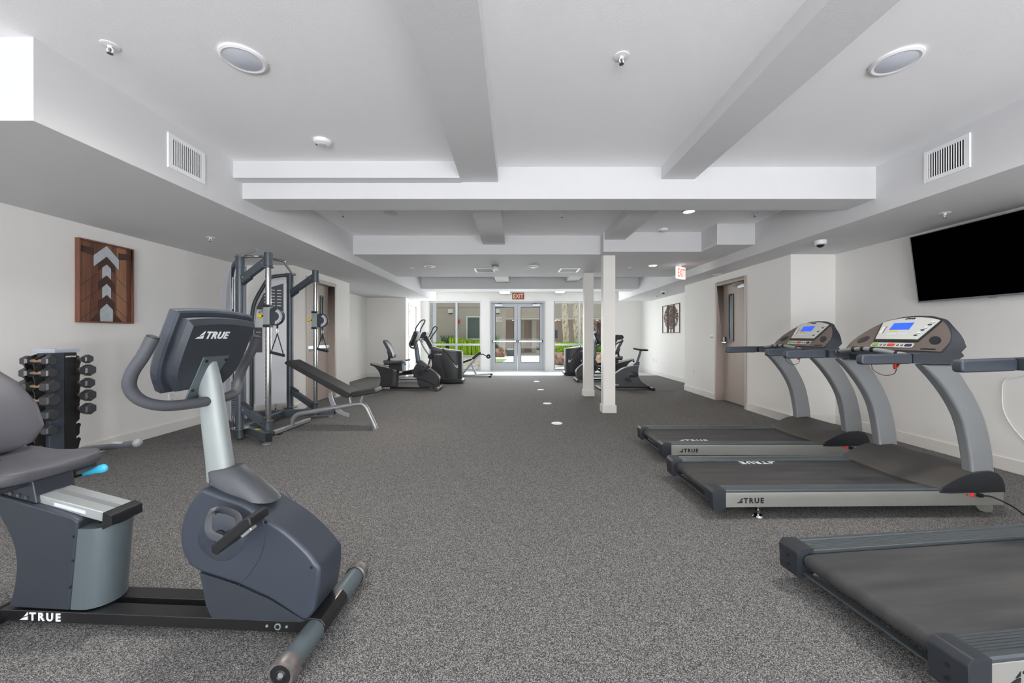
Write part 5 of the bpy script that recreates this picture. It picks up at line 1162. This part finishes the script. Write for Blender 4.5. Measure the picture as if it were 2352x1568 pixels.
# =================================================================== UPRIGHT BIKE (front at x = 0)
def upright_bike():
    t = thing('upright_bike', 'upright exercise bike with a saddle, right of the white columns', 'exercise bike', (1.93, 8.85, 0), 0)
    top_ = sp2([(.05, .13), (.16, .25), (.38, .385), (.535, .485), (.72, .535), (.885, .545)], 4)
    back = sp2([(.875, .45), (.870, .364), (.90, .25), (.98, .165), (1.10, .085)], 4)
    MB().prism(top_ + back + [(1.10, .055), (.05, .055)], -.075, .075, 'y').build('shroud', 'dark_grey', t, bevel=.014, seg=3)
    MB().tube([(x, -.078, z) for x, z in top_], .006, 6).build('trim_strip', 'alu_bright', t)
    MB().tube([(x, -.078, z) for x, z in back], .005, 6).build('trim_strip', 'alu_bright', t)
    MB().prism(fillet([(.74, .50), (.78, .58), (.83, .61), (.915, .63), (.90, .52)], .01), -.05, .05, 'y').build('seat_tower', 'dark_grey', t, bevel=.01)
    MB().beam((.84, 0, .55), (.945, 0, .88), .05, .055).build('seat_post', 'pewter', t, bevel=.006)
    kn = MB().cyl((.80, 0, .63), (.765, 0, .655), .02, 14).build('adjuster_knob', 'black_plastic', t)
    rings = []
    for x, hw, zt, zb in ((.775, .02, .935, .915), (.81, .035, .945, .905), (.90, .06, .925, .885), (1.0, .115, .920, .872), (1.08, .12, .918, .870), (1.10, .09, .905, .878)):
        rings.append([(x, hw * math.cos(a), (zt + zb) / 2 + (zt - zb) / 2 * math.sin(a)) for a in [2 * PI * k / 16 for k in range(16)]])
    MB().loft(rings).build('saddle', 'vinyl_black', t, smooth=60)
    MB().beam((.22, 0, .28), (.36, 0, 1.10), .07, .06).build('mast', 'pewter', t, bevel=.01)
    cs = MB().prism(fillet([(.30, 1.08), (.30, 1.20), (.36, 1.245), (.50, 1.235), (.53, 1.18), (.50, 1.15), (.40, 1.13)], .02), -.15, .15, 'y').build('console', 'black_plastic', t, bevel=.012)
    MB().prism([(.50, 1.165), (.47, 1.228), (.474, 1.23), (.505, 1.167)], -.11, .11, 'y').build('display', 'silver_paint', cs, smooth=0)
    MB().tube(spline([(.47, -.22, 1.10), (.38, -.24, 1.07), (.34, -.14, 1.03), (.33, 0, 1.02), (.34, .14, 1.03), (.38, .24, 1.07), (.47, .22, 1.10)], 5), .016, 10).build('handlebar', 'foam_grip', t)
    for x in (0.0, 1.15):
        MB().cyl((x, -.25, .035), (x, .25, .035), .033, 20).build('stabilizer', 'black_metal', t)
        for s in (-1, 1): MB().cyl((x, s * .25, .035), (x, s * .285, .035), .035, 20).build('end_cap', 'black_plastic', t, bevel=.006)
    MB().box(.0, 1.15, -.045, .045, .025, .075).build('base_beam', 'black_metal', t, bevel=.006)
    for s in (-1, 1):
        B = MB(); Mh = Matrix.Translation((.76, s * .0765, .345)) @ Matrix.Rotation(-s * PI / 2, 4, 'X') @ Matrix.Diagonal((1.0, .62, 1, 1))
        B.lathe([(.0001, .006), (.10, .004), (.11, 0)], (0, 0, 0), 32, Mh).build('crank_cover', 'slate_dark', t)
        e = (.62 if s < 0 else .84, .22 if s < 0 else .45)
        MB().beam((.72, s * .095, .335), (e[0], s * .10, e[1]), .014, .03, up=(0, 1, 0)).build('crank_arm', 'black_metal', t, bevel=.003)
        pd = MB().box(-.06, .06, -.045, .045, -.013, .013, Matrix.Translation((e[0], s * .16, e[1])) @ Matrix.Rotation(math.radians(20), 4, 'Y')).build('pedal', 'black_plastic', t, bevel=.005)
        MB().tube(spline([(e[0] - .03, s * .16 - .045, e[1] + .01), (e[0] - .03, s * .16 - .03, e[1] + .06), (e[0] - .03, s * .16 + .03, e[1] + .06), (e[0] - .03, s * .16 + .045, e[1] + .01)], 5), .005, 6).build('pedal_strap', 'charcoal', pd)
    brand(frame((.26, -.0775, .098), (1, 0, 0), (0, 0, 1)), .032, 'logo_white', t)
upright_bike()

# =================================================================== HYPEREXTENSION BENCH by the doors
def roman_bench():
    t = thing('decline_bench', 'small black and grey decline bench with roller, left of the glass doors', 'bench', (-1.25, 11.70, 0), 0)
    X = lambda x: x + 1.25
    def slab(a, b, w, th, name):
        MB().beam((X(a[0]), 0, a[1]), (X(b[0]), 0, b[1]), w, th).build(name, 'vinyl_black', t, bevel=.022, seg=3)
    slab((-1.62, .40), (-1.28, .525), .30, .065, 'lower_pad')
    slab((-1.26, .535), (-1.05, .705), .28, .075, 'upper_pad')
    MB().cyl((X(-1.045), -.14, .695), (X(-1.045), .14, .695), .045, 20).build('pad_roll', 'vinyl_black', t)
    MB().tube(spline([(X(-1.02), 0, .66), (X(-.94), 0, .655), (X(-.85), 0, .605), (X(-.785), 0, .60)], 5), .014, 10).build('curl_bar', 'black_metal', t)
    MB().cyl((X(-.785), -.11, .60), (X(-.785), .11, .60), .066, 26).build('foam_roller', 'black_rubber', t, bevel=.012)
    MB().cyl((X(-.785), -.115, .60), (X(-.785), .115, .60), .02, 16).build('roller_hub', 'lamp_grey', t)
    MB().beam((X(-1.59), 0, .05), (X(-1.15), 0, .56), .055, .06).build('main_strut', 'bench_silver', t, bevel=.006)
    MB().beam((X(-1.31), 0, .38), (X(-1.16), 0, .05), .05, .055).build('rear_strut', 'bench_silver', t, bevel=.006)
    for s in (-1, 1):
        MB().beam((X(-1.55), s * .06, .04), (X(-.73), s * .32, .035), .05, .045).build('base_leg', 'alu_bright', t, bevel=.006)
        MB().box(X(-.76), X(-.68), s * .32 - .035, s * .32 + .035, 0, .05).build('end_cap', 'black_rubber', t, bevel=.01)
    MB().box(X(-1.62), X(-1.54), -.10, .10, 0, .06).build('front_foot', 'black_rubber', t, bevel=.01)
    MB().cyl((X(-1.19), -.05, .47), (X(-1.19), -.09, .47), .018, 12).build('adjuster_knob', 'yellow_plastic', t)
roman_bench()

# =================================================================== COURTYARD
S(MB().box(-14, 14, 13.68, 40, -.12, -.02).build('floor_paving', 'paving', smooth=0))
tag(MB().prism([(-3.2, 17.6), (-.62, 17.6), (-.42, 20.6), (-3.2, 20.6)], -.03, -.008, 'z').build('turf_patch', 'turf', smooth=0), kind='structure')
tag(MB().box(-7, -1.32, 13.9, 22.2, -.03, .0).build('gravel_bed', 'gravel', smooth=0), kind='structure')
tag(MB().box(-7, -1.20, 22.2, 22.4, -.03, .10).build('kerb', 'paving', smooth=0), kind='structure')
def facade():
    t = thing('courtyard_building', 'grey-beige stucco building across the courtyard, behind the left window', 'building', (-3, 25, 0))
    MB().box(-2.05, 2.42, 0, .4, -.05, 6.0).build('wall', 'stucco', t, smooth=0)
    MB().box(-2.0, 2.42, -.012, 0, 3.02, 3.05).build('wall_joint', 'stucco_shade', t, smooth=0)
    w = MB().box(-.13, -.03, -.06, 0, .75, 2.50).box(.74, .84, -.06, 0, .75, 2.50).box(-.03, .74, -.06, 0, 2.40, 2.50).box(-.03, .74, -.06, 0, .95, 1.06).box(-.03, .74, -.06, 0, .75, .80).build('window_frame', 'window_white', t, bevel=.01)
    MB().box(-.03, .74, -.02, -.005, 1.06, 2.40).build('window_pane', 'pane_dark', w, smooth=0); MB().box(-.03, .74, -.02, -.005, .80, .95).build('window_pane', 'pane_dark', w, smooth=0)
    MB().box(-.72, -.67, -.07, -.02, .0, 6.0).build('downpipe', 'wood_dark', t, bevel=.01)
    f = thing('wall_lamp', 'white box lamp high on the stucco wall in the left window', 'wall lamp', (-4.12, 25, 2.78))
    MB().box(-.15, .15, -.16, 0, -.10, .16).build('lamp_body', 'window_white', f, bevel=.02); MB().box(-.12, .12, -.14, -.02, -.15, -.10).build('lamp_lens', 'dark_grey', f)
    f = thing('wall_lamp', 'white box lamp seen through the left glass door', 'wall lamp', (-1.09, 25, 2.80))
    MB().box(-.13, .13, -.16, 0, -.12, .14).build('lamp_body', 'window_white', f, bevel=.02); MB().box(-.10, .10, -.14, -.02, -.16, -.12).build('lamp_lens', 'dark_grey', f)
    f = thing('fire_alarm', 'red alarm device beside the mullion of the left window', 'alarm', (-3.63, 24.93, 2.1))
    MB().box(-.09, .09, -.10, 0, -.10, .17).build('alarm_body', 'red_plastic', f, bevel=.02); MB().box(-.09, -.01, -.13, -.02, -.17, -.06).build('strobe', 'window_white', f, bevel=.01)
    f = thing('wall_sign', 'small white sign with red marks seen through the left glass door', 'sign', (-1.01, 25, 2.28))
    MB().box(-.19, .19, -.03, 0, -.15, .15).build('sign_plate', 'window_white', f, bevel=.005)
    letters('lettering', '120', .15, frame((-.14, -.031, -.075), (1, 0, 0), (0, 0, 1)), 'red_plastic', f, bold=.01)
    t = thing('courtyard_building', 'pale cream building at the far left edge of the left window', 'building', (-5.9, 24.2, 0))
    MB().box(-2.5, .72, 0, .3, -.05, 6.0).build('wall', 'stucco_pale', t, smooth=0)
    MB().box(-2.5, .74, -.03, 0, 2.42, 2.50).build('wall_band', 'stucco', t, smooth=0)
    w = MB().box(.02, .12, -.05, 0, .1, 2.32).box(.46, .60, -.05, 0, .1, 2.32).box(.12, .46, -.05, 0, 2.22, 2.32).build('window_frame', 'window_white', t, bevel=.01)
    MB().box(.12, .46, -.02, -.004, .1, 2.22).build('window_pane', 'pane_blue', w, smooth=0)
    t = thing('courtyard_building', 'rose-beige building with a shaded arcade behind the glass doors and right window', 'building', (4, 27, 0))
    MB().box(-5.2, 9, 0, .5, 2.36, 6.0).build('wall', 'stucco', t, smooth=0)
    MB().box(-5.2, 9, -.06, 0, 3.42, 3.50).build('cornice', 'stucco_pale', t, smooth=0)
    MB().box(-5.2, 9, -.10, 0, 2.36, 2.46).build('canopy_edge', 'stucco_pale', t, smooth=0)
    MB().box(-5.2, 9, 2.4, 2.6, -.05, 2.4).build('arcade_wall', 'stucco_rose', t, smooth=0)
    MB().box(-5.2, 9, .5, 2.6, 2.36, 2.5).build('arcade_ceiling', 'stucco', t, smooth=0)
    MB().box(-5.35, -5.2, -.06, 2.6, -.05, 6).build('end_wall', 'stucco_pale', t, smooth=0)
    for x, w_, m in ((-3.55, .55, 'stucco'), (-2.55, .35, 'stucco_pale')): MB().box(x - w_ / 2, x + w_ / 2, 1.9, 2.4, -.02, 2.36).build('pier', m, t, smooth=0)
    d = MB().box(-4.98, -4.90, .2, .3, -.02, 2.2).box(-4.74, -4.66, .2, .3, -.02, 2.2).box(-4.90, -4.74, .2, .3, 2.1, 2.2).build('door_frame', 'window_white', t, bevel=.01)
    MB().box(-4.90, -4.74, .24, .26, -.02, 2.1).build('door_glass', 'pane_blue', d, smooth=0)
    for x, z, m in ((-.95, 1.05, 'pane_dark'),): MB().box(x - .2, x + .2, 2.36, 2.4, z, z + .6).build('window_pane', m, t, smooth=0)
    MB().box(2.25, 2.5, 2.33, 2.4, -.02, 2.2).build('arcade_door', 'wood_frame', t, smooth=0)
    for x, y in ((-1.0, .0), (-.75, 1.2), (-.95, 2.1), (2.0, 1.2), (-4.1, 1.3)):
        MB().cyl((x, max(y, .6), 2.36), (x, max(y, .6), 2.345), .09, 16).build('canopy_lamp', 'lamp_glow', t)
facade()
def planter():
    t = thing('stone_planter', 'low stone planter seen through the left glass door', 'planter', (-1.0, 23.2, 0))
    MB().box(-.8, .42, -.5, .5, -.02, .46).build('planter_wall', 'planter_stone', t, bevel=.03); MB().box(-.74, .36, -.44, .44, .46, .5).build('soil', 'gravel', t, smooth=0)
    MB().box(.0, .35, -.25, .1, .46, .60).build('boulder', 'planter_stone', t, bevel=.05)
    t = thing('stone_planter', 'round stone planter holding the hedge outside the right window', 'planter', (3.05, 17.35, 0))
    MB().lathe([(1.30, -.02), (1.38, .02), (1.42, .44), (1.48, .46), (1.48, .52), (1.35, .53)], n=56).build('planter_wall', 'planter_stone', t)
    MB().lathe([(1.36, .50), (.0001, .50)], n=40).build('soil', 'gravel', t)
    t = thing('garden_bench', 'pale blue-grey block seat beside the stone planter', 'bench', (-.28, 24.0, 0))
    MB().box(-.22, .30, -.25, .25, .36, .44).build('seat', 'alu', t, bevel=.01); MB().box(-.20, .28, -.22, .22, -.02, .36).build('base', 'pewter', t, bevel=.01)
    t = thing('potted_plant', 'small potted plant at the far wall seen through the right glass door', 'potted plant', (1.55, 25.4, 0))
    MB().lathe([(.0001, -.02), (.12, -.02), (.16, .26), (.15, .28)], n=20).build('pot', 'stucco_pale', t)
    B = MB(); r = random.Random(5)
    for i in range(60):
        a = r.uniform(0, 6.28); l = r.uniform(.1, .24); B.beam((0, 0, .26), (l * math.cos(a), l * math.sin(a), .26 + r.uniform(.1, .3)), .03, .006)
    B.build('foliage', 'leaf_dark', t, smooth=0)
planter()
def blades(name, label, loc, n, rx, ry, h, spread, m, w=.03, seed=1, cat='plant', group=None):
    t = thing(name, label, cat, loc, 0, group); r = random.Random(seed); B = MB()
    for i in range(n):
        x, y = r.uniform(-rx, rx), r.uniform(-ry, ry); a = r.uniform(0, 2 * PI); l = h * r.uniform(.6, 1.0); sp = spread * r.uniform(.3, 1)
        d = Vector((math.cos(a), math.sin(a), 0)); sd = Vector((-d.y, d.x, 0)) * w * r.uniform(.6, 1.2)
        pts = [Vector((x, y, 0)), Vector((x, y, l * .5)) + d * sp * .25, Vector((x, y, l * .85)) + d * sp * .65, Vector((x, y, l * .92)) + d * sp]
        b = len(B.v); ws = (.7, 1.0, .7, .08)
        for p, k in zip(pts, ws): B.v += [tuple(p - sd * k), tuple(p + sd * k)]
        B.f += [(b + 2 * j, b + 2 * j + 1, b + 2 * j + 3, b + 2 * j + 2) for j in range(3)]
    f = B.build('foliage', m, t, smooth=0); return t
for k, (x, l) in enumerate(((-4.5, 'bright green leafy shrub at the left of the hedge row in the left window'), (-3.55, 'bright green leafy shrub beside the mullion of the left window'), (-2.9, 'bright green leafy shrub under the white framed window outside'), (-2.2, 'bright green leafy shrub nearest the wall pier between window and doors'))):
    blades('leafy_shrub', l, (x, 23.3 + .1 * (k % 2), -.02), 420, .30, .40, (1.0, 1.28, 1.2, 1.12)[k], .22, 'leaf_lime', .05, 10 + k, 'shrub', 'shrubs outside the left window')
blades('ornamental_grass', 'dark green spiky grass against the stucco wall in the left window', (-4.15, 24.2, -.02), 200, .38, .22, 1.45, .34, 'leaf_dark', .022, 21)
blades('ornamental_grass', 'dark spiky plant standing in the stone planter beyond the left door', (-1.25, 23.2, .48), 120, .3, .25, 1.0, .35, 'leaf_dark', .02, 22)
def hedge(label, loc, r0, h, seed, m):
    t = thing('hedge', label, 'hedge', loc); r = random.Random(seed); B = MB()
    for i in range(2600):
        a = r.uniform(0, 2 * PI); q = r0 * math.sqrt(r.random()); z = h * r.random() ** .7
        c = Vector((q * math.cos(a), q * math.sin(a), z)); u = Vector((r.uniform(-1, 1), r.uniform(-1, 1), r.uniform(-.3, 1))).normalized() * .05; v = u.cross(Vector((r.random(), r.random(), r.random()))).normalized() * .022
        b = len(B.v); B.v += [tuple(c - u), tuple(c + v), tuple(c + u), tuple(c - v)]; B.f.append((b, b + 1, b + 2, b + 3))
    B.build('foliage', m, t, smooth=0)
    MB().cyl((0, 0, 0), (0, 0, h * .8), .05, 8).build('stem', 'wood_dark', t)
hedge('clipped green hedge in the round stone planter outside the right window', (2.45, 17.0, .50), .72, .42, 31, 'leaf_lime')
hedge('rounded green shrub glimpsed between the two white columns', (3.75, 17.1, .50), .62, .44, 32, 'leaf_green')
for k, (x, y, r0, l) in enumerate(((2.30, 17.6, .125, 'pale peeling tree trunk left of the right window mullion'), (2.80, 17.5, .115, 'pale peeling tree trunk beside the mullion of the right window'), (3.12, 17.9, .09, 'thin pale tree trunk just behind the far white column'))):
    t = thing('tree', l, 'tree', (x, y, .49), 0, 'pale tree trunks outside the right window'); r = random.Random(40 + k)
    rings = []
    for j in range(26):
        z = j * .2; n = 14
        rings.append([((r0 * (1.15 - .012 * j) + r.uniform(-.016, .016)) * math.cos(2 * PI * i / n) + .04 * math.sin(j * .5 + k), (r0 * (1.15 - .012 * j) + r.uniform(-.016, .016)) * math.sin(2 * PI * i / n), z) for i in range(n)])
    MB().loft(rings).build('trunk', 'bark', t, smooth=60)
    B = MB()
    for i in range(46):
        a = r.uniform(0, 2 * PI); z = r.uniform(.1, 4.5); c = Vector((r0 * 1.05 * math.cos(a) + .04 * math.sin(z * 2.5 + k), r0 * 1.05 * math.sin(a), z))
        B.beam(c, c + Vector((.05 * math.cos(a), .05 * math.sin(a), -r.uniform(.08, .2))), r.uniform(.02, .05), .008)
    B.build('peeling_bark', 'bark', t, smooth=0)['kind'] = 'stuff'
